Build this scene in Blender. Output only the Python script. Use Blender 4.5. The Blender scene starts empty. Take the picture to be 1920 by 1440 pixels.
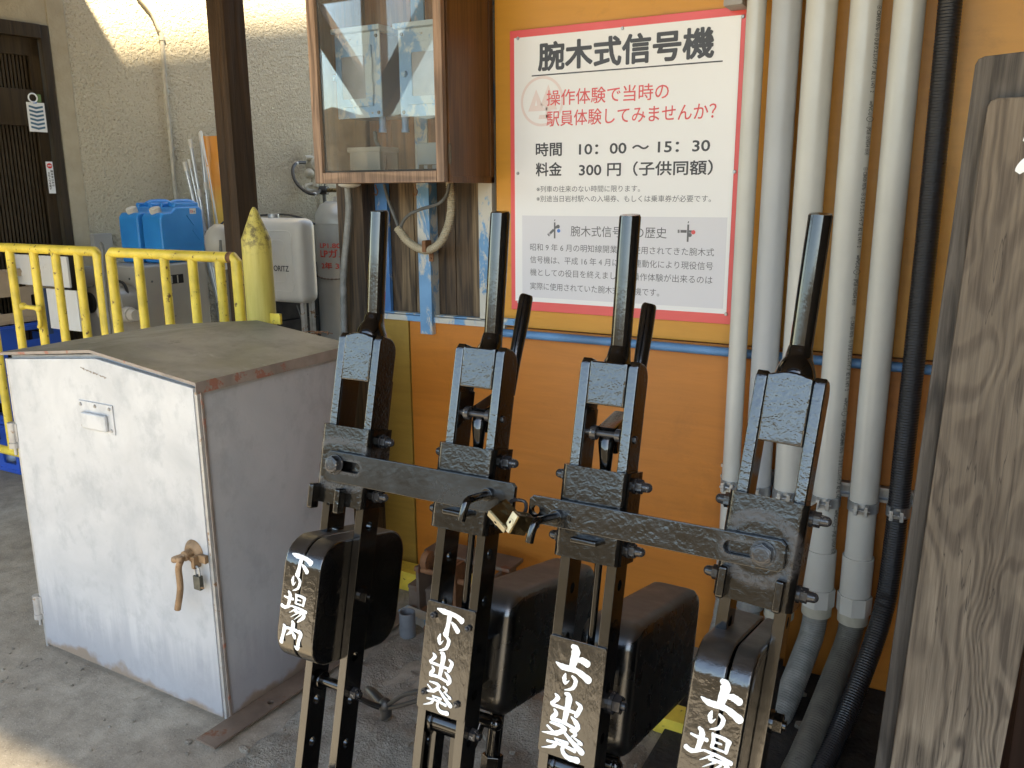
import bpy, bmesh, math, random
from mathutils import Vector, Matrix, noise
random.seed(7)
R=math.radians
sc=bpy.context.scene
COL=sc.collection

# ------------------------------------------------------------------ camera
FPX=1580.0; YAW,PITCH,ROLL=R(28.9),R(12.97),R(-0.36); CAMZ=1.45
fw=Vector((-math.sin(YAW)*math.cos(PITCH),math.cos(YAW)*math.cos(PITCH),-math.sin(PITCH)))
r0=Vector((math.cos(YAW),math.sin(YAW),0)); u0=r0.cross(fw)
rt=r0*math.cos(ROLL)+u0*math.sin(ROLL); up=-r0*math.sin(ROLL)+u0*math.cos(ROLL)
cam=bpy.data.cameras.new('camera'); co=bpy.data.objects.new('camera',cam); COL.objects.link(co)
m=Matrix((rt,up,-fw)).transposed().to_4x4(); m.translation=Vector((0,0,CAMZ)); co.matrix_world=m
cam.sensor_width=36; cam.lens=FPX/1920*36; cam.clip_start=.02; cam.clip_end=500
sc.camera=co
# ------------------------------------------------------------------ light
SUN=Vector((1.4,-1.0,1.75)).normalized()
w=bpy.data.worlds.new('World'); sc.world=w; w.use_nodes=True
nt=w.node_tree; bg=nt.nodes['Background']; sky=nt.nodes.new('ShaderNodeTexSky')
sky.sky_type='NISHITA'; sky.sun_disc=False
sky.sun_elevation=math.asin(SUN.z); sky.sun_rotation=math.atan2(SUN.x,SUN.y)
sky.air_density=1.0; sky.dust_density=.7; sky.ozone_density=2.6
nt.links.new(sky.outputs[0],bg.inputs[0]); bg.inputs[1].default_value=0.15
sl=bpy.data.lights.new('sun','SUN'); sl.energy=5; sl.angle=R(3); sl.color=(1,.93,.82)
so=bpy.data.objects.new('sun',sl); COL.objects.link(so)
so.rotation_euler=SUN.to_track_quat('Z','Y').to_euler(); so.location=(6,-6,9)
sc.view_settings.view_transform='Standard'; sc.view_settings.look='None'
sc.view_settings.gamma=1; sc.view_settings.use_curve_mapping=False
sc.view_settings.exposure=2.72
sc.view_settings.use_white_balance=True; sc.view_settings.white_balance_temperature=8300; sc.view_settings.white_balance_tint=8
sc.cycles.max_bounces=10; sc.cycles.diffuse_bounces=5; sc.cycles.glossy_bounces=5
sc.cycles.use_denoising=True; sc.cycles.sample_clamp_indirect=6
# picture ray -> point on a real plane of the place (all in metres)
CAM=Vector((0,0,CAMZ))
def ray(x,y): return (fw*FPX+rt*(x-960)-up*(y-720)).normalized()
def hit(x,y,p,n):
    d=ray(x,y); p=Vector(p); n=Vector(n); return CAM+d*((p-CAM).dot(n)/d.dot(n))
def atX(x,y,v): return hit(x,y,(v,0,0),(1,0,0))
def atY(x,y,v): return hit(x,y,(0,v,0),(0,1,0))
def atZ(x,y,v=0): return hit(x,y,(0,0,v),(0,0,1))

# ------------------------------------------------------------------ materials
class NT:
    def __init__(s,name):
        s.m=bpy.data.materials.new(name); s.m.use_nodes=True; s.t=s.m.node_tree; s.b=s.t.nodes['Principled BSDF']
        s.tc=s.t.nodes.new('ShaderNodeTexCoord')
    def n(s,k,**a):
        o=s.t.nodes.new(k)
        for q,v in a.items(): setattr(o,q,v)
        return o
    def L(s,a,b): s.t.links.new(a,b)
    def co(s,st=(1,1,1),rot=(0,0,0),warp=0,wscale=2):
        mp=s.n('ShaderNodeMapping'); mp.inputs['Scale'].default_value=st; mp.inputs['Rotation'].default_value=rot
        src=s.tc.outputs['Object']
        if warp:
            nz=s.noise(wscale,2,vec=src,col=True)
            ad=s.n('ShaderNodeVectorMath',operation='MULTIPLY_ADD'); s.L(nz,ad.inputs[0]); ad.inputs[1].default_value=(warp,)*3; s.L(src,ad.inputs[2]); src=ad.outputs[0]
        s.L(src,mp.inputs['Vector']); return mp.outputs[0]
    def noise(s,scale,det=4,rough=.55,vec=None,col=False,dist=0):
        z=s.n('ShaderNodeTexNoise'); z.inputs['Scale'].default_value=scale; z.inputs['Detail'].default_value=det
        z.inputs['Roughness'].default_value=rough; z.inputs['Distortion'].default_value=dist
        s.L(vec if vec is not None else s.tc.outputs['Object'],z.inputs['Vector']); return z.outputs['Color' if col else 'Fac']
    def ramp(s,f,stops,interp='LINEAR'):
        r=s.n('ShaderNodeValToRGB'); r.color_ramp.interpolation=interp; e=r.color_ramp.elements
        while len(e)<len(stops): e.new(.5)
        for i,(p,c) in enumerate(stops):
            e[i].position=p; e[i].color=(c,c,c,1) if isinstance(c,(int,float)) else (*c,1)
        s.L(f,r.inputs[0]); return r.outputs[0]
    def mix(s,f,a,b,mode='MIX'):
        x=s.n('ShaderNodeMix',data_type='RGBA',blend_type=mode)
        for i,v in ((0,f),(6,a),(7,b)):
            if isinstance(v,(int,float)) : x.inputs[i].default_value=v if i==0 else (v,v,v,1)
            elif isinstance(v,tuple): x.inputs[i].default_value=(*v,1)
            else: s.L(v,x.inputs[i])
        return x.outputs[2]
    def math(s,op,a,b=0,c=0,clamp=False):
        x=s.n('ShaderNodeMath',operation=op,use_clamp=clamp)
        for i,v in enumerate((a,b,c)):
            if isinstance(v,(int,float)): x.inputs[i].default_value=v
            else: s.L(v,x.inputs[i])
        return x.outputs[0]
    def set(s,name,v):
        i=s.b.inputs[name]
        if isinstance(v,(int,float)): i.default_value=v
        elif isinstance(v,tuple): i.default_value=(*v,1)
        else: s.L(v,i)
        return s
    def bump(s,h,dist,strength=1,prev=None):
        b=s.n('ShaderNodeBump'); b.inputs['Strength'].default_value=strength; b.inputs['Distance'].default_value=dist
        s.L(h,b.inputs['Height'])
        if prev is not None: s.L(prev,b.inputs['Normal'])
        s.L(b.outputs[0],s.b.inputs['Normal']); return b.outputs[0]
    def xyz(s,src='Object'):
        q=s.n('ShaderNodeSeparateXYZ'); s.L(s.tc.outputs[src],q.inputs[0]); return q.outputs
    def nz(s):
        g=s.n('ShaderNodeNewGeometry'); q=s.n('ShaderNodeSeparateXYZ'); s.L(g.outputs['Normal'],q.inputs[0]); return q.outputs[2]

def simple(name,col,rough=.5,metal=0,var=.25,vs=6,bump=0,bs=60,dirt=None,dthr=.62,ds=9,coat=0,st=(1,1,1)):
    t=NT(name); f=t.noise(vs,5,vec=t.co(st))
    c2=tuple(x*(1-var) for x in col); c1=tuple(min(1,x*(1+var*.5)) for x in col)
    c=t.ramp(f,[(.3,c2),(.7,c1)])
    if dirt:
        g=t.noise(ds,8,.7); k=t.ramp(g,[(dthr,0.),(dthr+.05,1.)]); c=t.mix(k,c,dirt)
        t.set('Roughness',t.ramp(k,[(0,rough),(1,.8)]))
    else: t.set('Roughness',t.ramp(f,[(.3,min(1,rough*1.2)),(.7,rough*.85)]))
    t.set('Base Color',c).set('Metallic',metal)
    if coat: t.set('Coat Weight',coat).set('Coat Roughness',.08)
    if bump: t.bump(t.noise(bs,4),bump)
    return t.m

def black_paint(name,bscale=110,bdist=.0012,rough=.1,dust=.0,scuff=.0,st=(1,1,1),gloss_var=.1,ring=None,sring=None,ior=1.8):
    t=NT(name)
    v=t.co(st,(0,.5,.3))
    n1=t.noise(bscale,3,.5,vec=v); n2=t.noise(bscale*.28,3,.6,vec=v,dist=.8)
    h=t.math('ADD',n1,t.math('MULTIPLY',n2,1.6))
    t.bump(h,bdist)
    f=t.noise(14,5,.6)
    base=t.ramp(f,[(.3,(.0018,.0018,.0019)),(.75,(.0045,.0042,.004))])
    ro=t.ramp(f,[(.35,rough),(.75,rough+gloss_var)])
    if scuff:
        s_=t.noise(22,8,.75,vec=t.co((1,1,.35),(0,.6,0))); k=t.ramp(s_,[(.60,0.),(.72,scuff)])
        base=t.mix(k,base,(.030,.026,.021)); ro=t.mix(k,ro,.34)
    if ring or sring:
        X=t.xyz(); (rx,rz,ra,rb,hx)=ring or sring
        ax=t.math('MAXIMUM',t.math('SUBTRACT',t.math('ABSOLUTE',t.math('SUBTRACT',X[0],rx)),hx),0)
        az=t.math('SUBTRACT',X[2],rz); d=t.math('SQRT',t.math('ADD',t.math('MULTIPLY',ax,ax),t.math('MULTIPLY',az,az)))
        k=t.math('MULTIPLY',t.ramp(t.math('SUBTRACT',d,ra),[(0.,0.),(.003,1.)]),t.ramp(t.math('SUBTRACT',rb,d),[(0.,0.),(.006,1.)]))
        k=t.math('MULTIPLY',k,t.ramp(t.noise(60,6,.7,dist=1.5),[(.35,.25),(.6,.9)]))
        base=t.mix(k,base,(.042,.038,.036)); ro=t.mix(k,ro,.36)
    if dust:
        z=t.nz(); k=t.math('MULTIPLY',t.ramp(z,[(.45,0.),(.95,1.)]),t.ramp(t.noise(18,6,.7),[(.25,.35),(.7,1.)])); k=t.math('MULTIPLY',k,dust)
        base=t.mix(k,base,(.035,.029,.023)); ro=t.mix(k,ro,.7)
    t.set('Base Color',base).set('Roughness',ro).set('IOR',ior)
    return t.m

def wood(name,dark,light,ring=26,stretch=(9,9,1.1),rough=.7,bump=.0012,fine=True,warp=.25,ztop=False):
    t=NT(name)
    v=t.co(stretch,warp=warp*.1,wscale=3)
    n=t.noise(.9,2,.45,vec=v,dist=.3)
    s=t.math('SINE',t.math('MULTIPLY',n,ring*6.28)); s=t.math('MULTIPLY_ADD',s,.5,.5)
    g=t.noise(21,6,.7,vec=t.co((6,6,.16)))
    s=t.math('ADD',s,t.math('MULTIPLY_ADD',t.noise(5,4,.6,vec=t.co((3,3,.5))),.6,-.3)); c=t.ramp(s,[(.0,tuple(x*.62 for x in dark)),(.22,dark),(.7,light)])
    c2=t.mix(t.ramp(g,[(.40,0.),(.60,1.)]),tuple(x*.45 for x in dark),light)
    c=t.mix(.55,c,c2)
    big=t.noise(2.2,4,.6); c=t.mix(t.ramp(big,[(.35,0.),(.7,.45)]),c,tuple(x*.6 for x in dark))
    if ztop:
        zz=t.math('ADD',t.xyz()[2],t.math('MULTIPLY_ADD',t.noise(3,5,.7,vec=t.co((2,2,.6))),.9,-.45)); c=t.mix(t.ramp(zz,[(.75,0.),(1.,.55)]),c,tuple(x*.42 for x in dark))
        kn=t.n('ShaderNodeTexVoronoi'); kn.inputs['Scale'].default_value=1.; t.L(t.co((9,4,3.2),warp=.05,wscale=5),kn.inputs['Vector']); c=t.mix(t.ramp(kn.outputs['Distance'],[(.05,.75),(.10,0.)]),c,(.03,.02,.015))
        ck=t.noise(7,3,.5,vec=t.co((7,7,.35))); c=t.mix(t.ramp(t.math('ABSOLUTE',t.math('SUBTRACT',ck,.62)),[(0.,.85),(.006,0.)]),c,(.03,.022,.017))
    t.set('Base Color',c).set('Roughness',rough)
    t.bump(t.math('ADD',s,t.math('MULTIPLY',g,1.2)),bump)
    return t.m

M={}
M['black']=black_paint('black gloss paint',160,.00006,.07,ior=1.62)
M['cast']=black_paint('black paint on cast iron',190,.00050,.09,ior=1.75)
M['castf']=black_paint('black paint on flat steel',200,.00030,.09,scuff=.0)
M['brk']=black_paint('scuffed black paint on brackets',130,.00042,.13,scuff=.45,ior=1.55)
M['bar']=black_paint('worn black paint on locking bar',120,.00018,.17,scuff=.4,gloss_var=.14,ior=1.55)
M['barb']=black_paint('brushed black paint on locking bar',110,.00048,.12,scuff=.3,ior=1.6)
M['plate']=black_paint('black paint brushed on plates',150,.00042,.14,scuff=.2,st=(1,1,.4))
M['weight']=black_paint('black paint on counterweights',130,.00032,.11,dust=.75)
M['weight4']=black_paint('coarse black paint on counterweight',110,.00045,.13,dust=.8)
M['case']=black_paint('black paint on long weights',25,.00025,.2,dust=.8,gloss_var=.2)
M['rail']=black_paint('black paint on steel bars',110,.00010,.1)
M['white_paint']=simple('white brush paint',(.86,.86,.84),.35,var=.06,bump=.0004,bs=120)
M['chrome']=simple('painted bolt steel',(.03,.03,.032),.14,0,.3,40,bump=.0006,bs=200,dirt=(.25,.22,.18),dthr=.6,ds=60)
M['brass']=simple('worn brass',(.20,.15,.075),.3,1,.35,40,bump=.0004,bs=300,dirt=(.10,.075,.04),dthr=.52,ds=50)
M['brassface']=simple('bright brass',(.50,.42,.27),.35,.4,.15,60,bump=.0003,bs=300)
M['dark']=simple('dark slot',(.01,.01,.01),.6)
M['iron']=simple('galvanised strap',(.42,.44,.45),.38,.7,.3,30,bump=.0005,bs=80,dirt=(.3,.29,.27),dthr=.6)
M['rust']=simple('rusty steel',(.24,.11,.05),.75,.2,.5,14,bump=.0015,bs=80,dirt=(.10,.05,.03),dthr=.55)
M['rustgrey']=simple('rusty grey steel',(.19,.14,.105),.65,.3,.4,9,bump=.001,bs=60,dirt=(.20,.09,.05),dthr=.57,ds=12)
M['handle']=simple('rusty lever steel',(.30,.19,.105),.6,.3,.35,25,bump=.0003,bs=120,dirt=(.17,.085,.04),dthr=.55,ds=40)
M['yellow']=simple('chipped yellow paint',(.74,.55,.075),.42,0,.3,12,bump=.0014,bs=80,dirt=(.13,.07,.03),dthr=.60,ds=34)
M['yellowb']=simple('yellow bollard paint',(.74,.62,.12),.5,0,.15,5,bump=.001,bs=50,st=(8,8,.6))
M['pvc']=simple('cream pvc pipe',(.56,.55,.50),.25,0,.10,4,bump=.0003,bs=40,dirt=(.42,.37,.28),dthr=.70,ds=16)
M['pvcw']=simple('white pvc pipe',(.66,.66,.63),.3,0,.08,4,bump=.0003,bs=40)
M['pvcg']=simple('grey pvc pipe',(.42,.43,.43),.32,0,.1,4,bump=.0003,bs=40)
M['flexg']=simple('grey flexible conduit',(.22,.22,.20),.5,0,.35,30,bump=.001,bs=60,dirt=(.10,.09,.075),dthr=.6)
M['flexb']=simple('black flexible conduit',(.022,.022,.024),.32,0,.2,30)
M['flexbd']=simple('dusty black conduit',(.05,.047,.043),.6,0,.3,30)
M['flexc']=simple('beige corrugated tube',(.42,.36,.25),.55,0,.2,20)
M['hose']=simple('black rubber hose',(.02,.02,.02),.45)
M['cable']=simple('grey cable',(.11,.11,.10),.55,var=.3,vs=30)
M['blue_pipe']=simple('blue painted pipe',(.10,.26,.48),.45,0,.3,8,bump=.001,bs=60,dirt=(.22,.16,.10),dthr=.66,ds=18)
M['sign_red']=simple('red sign border',(.78,.10,.10),.35,var=.05)
M['sign_white']=simple('white sign sheet',(.80,.79,.77),.3,var=.03,vs=2)
M['sign_grey']=simple('pale grey print',(.66,.65,.67),.3,var=.02,vs=2)
M['ink']=simple('dark grey print',(.05,.05,.055),.4,var=.05)
M['ink2']=simple('grey small print',(.13,.13,.135),.4,var=.05)
M['ink_red']=simple('red print',(.72,.10,.10),.4,var=.05)
M['ink_pink']=simple('pale pink print',(.75,.62,.58),.4,var=.03)
M['ink_blue']=simple('blue print',(.06,.20,.55),.4,var=.03)
M['print']=simple('black pipe print',(.03,.03,.03),.5)
M['grey_plastic']=simple('grey plastic cover',(.33,.31,.28),.5,var=.1)
M['white_board']=simple('white panel board',(.74,.74,.72),.4,var=.1,vs=5,dirt=(.5,.47,.42),dthr=.66)
M['stub']=simple('dusty grey plastic',(.17,.18,.19),.55,0,.3,12)
M['beige']=simple('beige painted metal',(.40,.37,.31),.42,var=.12,vs=4,bump=.0004)
M['tank']=simple('white enamel tank',(.58,.56,.51),.28,var=.08,vs=4,dirt=(.33,.29,.22),dthr=.68,ds=8)
M['cyl']=simple('grey gas cylinder',(.36,.35,.31),.28,.1,.1,4,dirt=(.22,.2,.17),dthr=.7)
M['gas']=simple('beige gas fitting',(.42,.39,.31),.5,var=.2,vs=20,bump=.0005)
M['redink']=simple('red stencil',(.62,.05,.03),.5,var=.1)
M['crate']=simple('blue plastic crate',(.02,.10,.50),.35,var=.15,vs=5)
M['crateb']=simple('beige plastic crate',(.42,.33,.24),.45,var=.15,vs=5)
M['cap']=simple('white plastic cap',(.62,.58,.50),.45,var=.1,vs=30)
M['label']=simple('sticker white',(.7,.66,.6),.5)
M['alu']=simple('aluminium pole',(.55,.56,.56),.3,.5,.1,10)
M['banner']=None
M['lock']=simple('old padlock',(.12,.12,.10),.5,.5,.3,60,bump=.0004,bs=200)
M['hinge']=simple('hinge steel',(.40,.39,.37),.5,.3,.3,20,dirt=(.25,.14,.07),dthr=.58,ds=20)
M['copper']=simple('old brass hinge',(.10,.075,.05),.5,.4,.3,40)
M['shadebox']=simple('dark brown wall shade',(.050,.018,.006),.7,st=(8,8,.6))  # dark colour stands in for shade at the foot of the wall
M['card']=simple('white card',(.75,.78,.80),.4,var=.03)
M['cardblue']=simple('blue print card',(.05,.14,.24),.4)
M['stop']=simple('red stop mark',(.70,.03,.03),.4)
M['green']=simple('green tape',(.12,.22,.08),.5)
M['red_pl']=simple('red plastic',(.65,.04,.03),.4)
M['gravel']=simple('ballast',(.42,.36,.28),.9,0,.5,30,bump=.01,bs=14)
M['bank']=simple('dry grass bank',(.17,.125,.07),.9,0,.5,2.5,bump=.1,bs=3)
M['roof']=simple('canopy roof boards',(.10,.07,.045),.8,0,.3,3,st=(8,1,1))
M['plaster_up']=simple('upper plaster',(.5,.46,.36),.9)
# jerry can: slightly translucent blue polyethylene
t=NT('blue polyethylene'); f=t.noise(4,3); t.set('Base Color',t.ramp(f,[(.3,(.008,.20,.52)),(.7,(.015,.27,.62))])).set('Roughness',.32).set('Subsurface Weight',.25).set('Subsurface Scale',.02); t.b.inputs['Subsurface Radius'].default_value=(.2,.6,1); M['jerry']=t.m
# stucco
t=NT('rough stucco'); n1=t.noise(80,4,.55,dist=.6); n2=t.noise(38,3,.5,dist=.8); f=t.noise(1.3,5,.6)
c=t.ramp(f,[(.3,(.46,.40,.285)),(.7,(.56,.50,.37))]); c=t.mix(t.ramp(n1,[(.3,0.),(.46,1.)]),(.33,.28,.19),c)
c=t.mix(t.ramp(t.noise(1.1,6,.7,vec=t.co((1,1,.3))),[(.52,0.),(.7,.4)]),c,(.36,.32,.24))
z=t.xyz()[2]; k=t.math('MULTIPLY',t.ramp(z,[(.0,1.),(.43,0.)]) if False else t.ramp(t.math('SUBTRACT',1.45,z),[(.0,0.),(.5,.6)]),t.ramp(t.noise(5,5,.6),[(.4,.1),(.65,1.)]))
c=t.mix(k,c,(.20,.19,.165)); t.set('Base Color',c).set('Roughness',.95)
t.bump(t.math('ADD',n1,t.math('MULTIPLY',n2,1.3)),.013); M['stucco']=t.m
t=NT('smooth render trim'); f=t.noise(6,6,.6); t.set('Base Color',t.ramp(f,[(.3,(.34,.29,.20)),(.7,(.44,.385,.28))])).set('Roughness',.9); t.bump(t.noise(70,4),.003); M['trim']=t.m
# concrete
def concrete(name,a,b,spk=.5,bd=.004):
    t=NT(name); f=t.noise(2.2,7,.62); f2=t.noise(11,7,.68); f3=t.noise(160,3,.6)
    c=t.ramp(f,[(.32,a),(.66,b)]); c=t.mix(t.ramp(f2,[(.40,.65),(.62,0.)]),c,tuple(x*.62 for x in a))
    c=t.mix(t.ramp(t.noise(4.3,6,.7),[(.58,0.),(.70,.6)]),c,(.30,.275,.225))
    c=t.mix(t.ramp(f3,[(.58,0.),(.68,spk)]),c,(.45,.42,.37)); c=t.mix(t.ramp(t.noise(95,4,.7),[(.60,0.),(.70,spk)]),c,(.05,.045,.04))
    vo=t.n('ShaderNodeTexVoronoi',feature='DISTANCE_TO_EDGE'); vo.inputs['Scale'].default_value=.9; t.L(t.co(warp=.6,wscale=2.5),vo.inputs['Vector'])
    cr=t.ramp(vo.outputs['Distance'],[(.0,1.),(.006,0.)]); c=t.mix(t.math('MULTIPLY',cr,.0),c,(.05,.045,.04))
    t.set('Base Color',c).set('Roughness',.88)
    h=t.math('ADD',t.math('MULTIPLY',f3,.35),t.math('MULTIPLY',f2,1.2)); t.bump(h,bd); return t.m
M['conc']=concrete('worn concrete',(.27,.232,.18),(.38,.337,.27))
M['conc2']=concrete('old screed',(.13,.118,.098),(.19,.172,.14),.25,.002)
M['mortar']=concrete('rough mortar',(.20,.175,.14),(.40,.36,.29),.7,.02)
M['soil']=simple('oily dark soil',(.022,.020,.017),.8,0,.5,12,bump=.006,bs=60)
M['platform']=concrete('sunlit platform concrete',(.30,.27,.22),(.40,.37,.31),.3,.003)
# galvanised cabinet
def galv(name,a,b,streak=True,grime=None):
    t=NT(name); f=t.noise(3.2,6,.62,dist=.6); f2=t.noise(10,8,.72,vec=t.co((1,1,.75)))
    c=t.ramp(f,[(.33,a),(.66,b)]); c=t.mix(t.ramp(f2,[(.36,.5),(.5,0.)]),c,tuple(x*.80 for x in a))
    c=t.mix(t.ramp(t.noise(28,8,.75),[(.66,0.),(.72,.7)]),c,tuple(x*.55 for x in a))
    if streak:
        z=t.xyz()[2]; s=t.noise(30,5,.6,vec=t.co((1,1,.05)))
        lim=t.math('MULTIPLY_ADD',s,.42,.02); k=t.math('SUBTRACT',lim,z); k=t.ramp(k,[(0.,0.),(.12,.62)])
        c=t.mix(k,c,(.30,.31,.34))
        k2=t.ramp(t.math('SUBTRACT',t.math('MULTIPLY_ADD',t.noise(8,4),.14,-.03),z),[(0.,0.),(.02,.8)]); c=t.mix(k2,c,(.26,.18,.11))
    if grime:
        k=t.ramp(t.noise(2.4,6,.6,dist=.5),[(.40,0.),(.58,.6)]); c=t.mix(k,c,grime)
        c=t.mix(t.ramp(t.noise(6,8,.7),[(.62,0.),(.66,.5)]),c,(.06,.06,.05))
        c=t.mix(t.ramp(t.noise(3.7,7,.7,dist=1),[(.60,0.),(.64,.6)]),c,(.34,.345,.33))
    t.set('Base Color',c).set('Metallic',.12).set('Roughness',t.ramp(f2,[(.3,.62),(.7,.45)])); t.bump(f2,.0015); return t.m
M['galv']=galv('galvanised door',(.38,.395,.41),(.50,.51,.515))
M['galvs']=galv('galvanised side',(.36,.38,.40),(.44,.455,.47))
M['lid']=galv('grimy lid',(.22,.215,.195),(.28,.275,.255),False,(.125,.128,.085))
M['edge']=simple('rust red sheet edge',(.27,.23,.20),.6,.2,.3,14,bump=.001,bs=80,dirt=(.30,.13,.09),dthr=.57,ds=16)
M['gbox']=simple('grey blue box',(.20,.25,.27),.4,0,.15,5)
M['blockm']=simple('dark concrete block',(.06,.06,.055),.85,0,.4,8,bump=.002,bs=60)
M['flexo']=simple('olive grey flexible conduit',(.12,.115,.095),.5,0,.35,30,bump=.001,bs=60,dirt=(.06,.055,.045),dthr=.6)
# painted ply
def ply(name,col,grain=.15,dirt=(.12,.06,.03)):
    t=NT(name); g=t.noise(5,6,.65,vec=t.co((.6,1,5)),dist=.4); f=t.noise(1.6,5,.6)
    a=tuple(x*(1-grain) for x in col); c=t.ramp(g,[(.3,a),(.7,col)]); c=t.mix(t.ramp(f,[(.35,.35),(.65,0.)]),c,tuple(x*.72 for x in col))
    c=t.mix(t.ramp(t.noise(60,6,.75),[(.66,0.),(.71,.7)]),c,dirt); c=t.mix(t.ramp(t.noise(3.1,7,.75,dist=.5),[(.56,0.),(.66,.35)]),c,tuple(x*.55 for x in col)); c=t.mix(t.ramp(t.noise(43,3,.8,vec=t.co((1.3,1,1),(0,.3,0))),[(.73,0.),(.75,.6)]),c,tuple(min(1,x*1.5+.08) for x in col))
    t.set('Base Color',c).set('Roughness',.42); t.bump(g,.0012); return t.m
M['orange']=ply('orange painted plywood',(.60,.20,.028),.22)
M['ochre']=ply('ochre painted plywood',(.66,.295,.035),.12)
M['ochre2']=ply('yellow ochre board',(.40,.235,.045),.3)
# woods
M['plank']=wood('weathered plank',(.055,.034,.017),(.29,.195,.105),11,(9,9,.9))
M['plankd']=wood('dark weathered plank',(.030,.018,.009),(.13,.080,.042),10,(9,9,.9))
M['postb']=wood('brown stained post',(.050,.026,.011),(.085,.045,.020),7,(7,7,.6),.55)
M['postgrey']=wood('grey brown timber',(.040,.028,.021),(.075,.054,.040),9,(9,9,.8))
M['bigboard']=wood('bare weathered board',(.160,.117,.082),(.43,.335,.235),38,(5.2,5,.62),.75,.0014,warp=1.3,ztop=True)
M['bigdark']=wood('dark weathered board',(.07,.057,.045),(.155,.128,.102),16,(11,8,1.2),.8,.0015)
M['frame']=wood('oak cabinet frame',(.19,.11,.066),(.42,.26,.165),7,(14,14,1.2),.55,.0006)
M['frameh']=wood('oak cabinet rail',(.19,.11,.066),(.42,.26,.165),7,(1.2,14,14),.55,.0006)
M['side']=wood('varnished board',(.105,.042,.014),(.19,.082,.028),6,(8,8,.7),.42,.0004)
M['door']=wood('dark door wood',(.028,.018,.009),(.055,.037,.018),6,(12,12,.8),.5,.0004)
M['inner']=wood('interior board',(.20,.075,.024),(.34,.14,.048),7,(9,9,.8),.5,.0004)
# flaking blue paint on wood
def flake(name,blue,bare=(.52,.50,.43),amt=.5,wood_=(.16,.11,.07)):
    t=NT(name); f=t.noise(11,8,.7,vec=t.co((1,1,.45)),dist=.6); g=t.noise(21,6,.7,vec=t.co((6,6,.16)))
    c=t.mix(t.ramp(t.noise(5,4),[(.4,0.),(.6,.5)]),blue,tuple(min(1,x*1.5+.05) for x in blue))
    c=t.mix(t.ramp(f,[(1-amt-.05,0.),(1-amt,1.)]),c,bare); c=t.mix(t.ramp(t.noise(17,8,.75),[(.66,0.),(.70,1.)]),c,wood_)
    t.set('Base Color',c).set('Roughness',.6); t.bump(t.math('ADD',f,g),.0012); return t.m
M['blue1']=flake('blue painted batten',(.045,.17,.40),amt=.34)
M['blue2']=flake('flaking pale blue batten',(.10,.25,.42),amt=.475)
M['bluebox']=flake('blue painted metal box',(.15,.33,.55),(.48,.57,.62),.5,(.30,.24,.15))
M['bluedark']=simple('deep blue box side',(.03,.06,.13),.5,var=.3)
# glass
t=NT('cabinet glass'); fr_=t.n('ShaderNodeFresnel'); fr_.inputs[0].default_value=1.5; tr=t.n('ShaderNodeBsdfTransparent'); tr.inputs[0].default_value=(.95,.96,.95,1); gl=t.n('ShaderNodeBsdfGlossy'); gl.inputs['Roughness'].default_value=.01; mx_=t.n('ShaderNodeMixShader')
t.L(t.math('MULTIPLY',fr_.outputs[0],0.7,clamp=True),mx_.inputs[0]); t.L(tr.outputs[0],mx_.inputs[1]); t.L(gl.outputs[0],mx_.inputs[2]); df=t.n('ShaderNodeBsdfDiffuse'); df.inputs[0].default_value=(.62,.60,.55,1); m2_=t.n('ShaderNodeMixShader'); t.L(t.ramp(t.noise(5,6,.65,vec=t.co((1,1,.5),(0,.6,0))),[(.35,.02),(.75,.09)]),m2_.inputs[0]); t.L(mx_.outputs[0],m2_.inputs[1]); t.L(df.outputs[0],m2_.inputs[2]); t.L(m2_.outputs[0],t.t.nodes['Material Output'].inputs[0]); M['glass']=t.m
t=NT('meter glass'); t.set('Base Color',t.ramp(t.noise(5,5),[(.35,(.22,.24,.26)),(.65,(.42,.44,.47))])).set('Roughness',.15); M['mglass']=t.m
t=NT('sunset banner'); z=t.xyz()[2]; n=t.noise(4,3); c=t.ramp(t.math('ADD',z,t.math('MULTIPLY',n,.25)),[(.0,(.18,.06,.03)),(.45,(.55,.20,.08)),(.75,(.75,.50,.10)),(1.,(.70,.28,.05))]); t.set('Base Color',c).set('Roughness',.4); M['banner']=t.m
# yellow bollard: soot on the cone
t=NT('yellow bollard paint'); z=t.xyz()[2]; g=t.noise(9,4,.6,vec=t.co((8,8,.5))); c=t.ramp(g,[(.3,(.50,.40,.085)),(.7,(.62,.51,.13))])
k=t.math('MULTIPLY',t.ramp(z,[(0.,0.),(1.,1.)]),t.ramp(t.noise(45,8,.75),[(.47,0.),(.58,1.)]))
k=t.math('MULTIPLY',t.ramp(t.math('SUBTRACT',z,1.235),[(0.,0.),(.06,1.)]),t.ramp(t.noise(45,8,.75),[(.47,0.),(.58,.85)])); c=t.mix(k,c,(.12,.085,.03))
t.set('Base Color',c).set('Roughness',.5); t.bump(t.noise(60,5),.002); M['yellowb']=t.m

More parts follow.
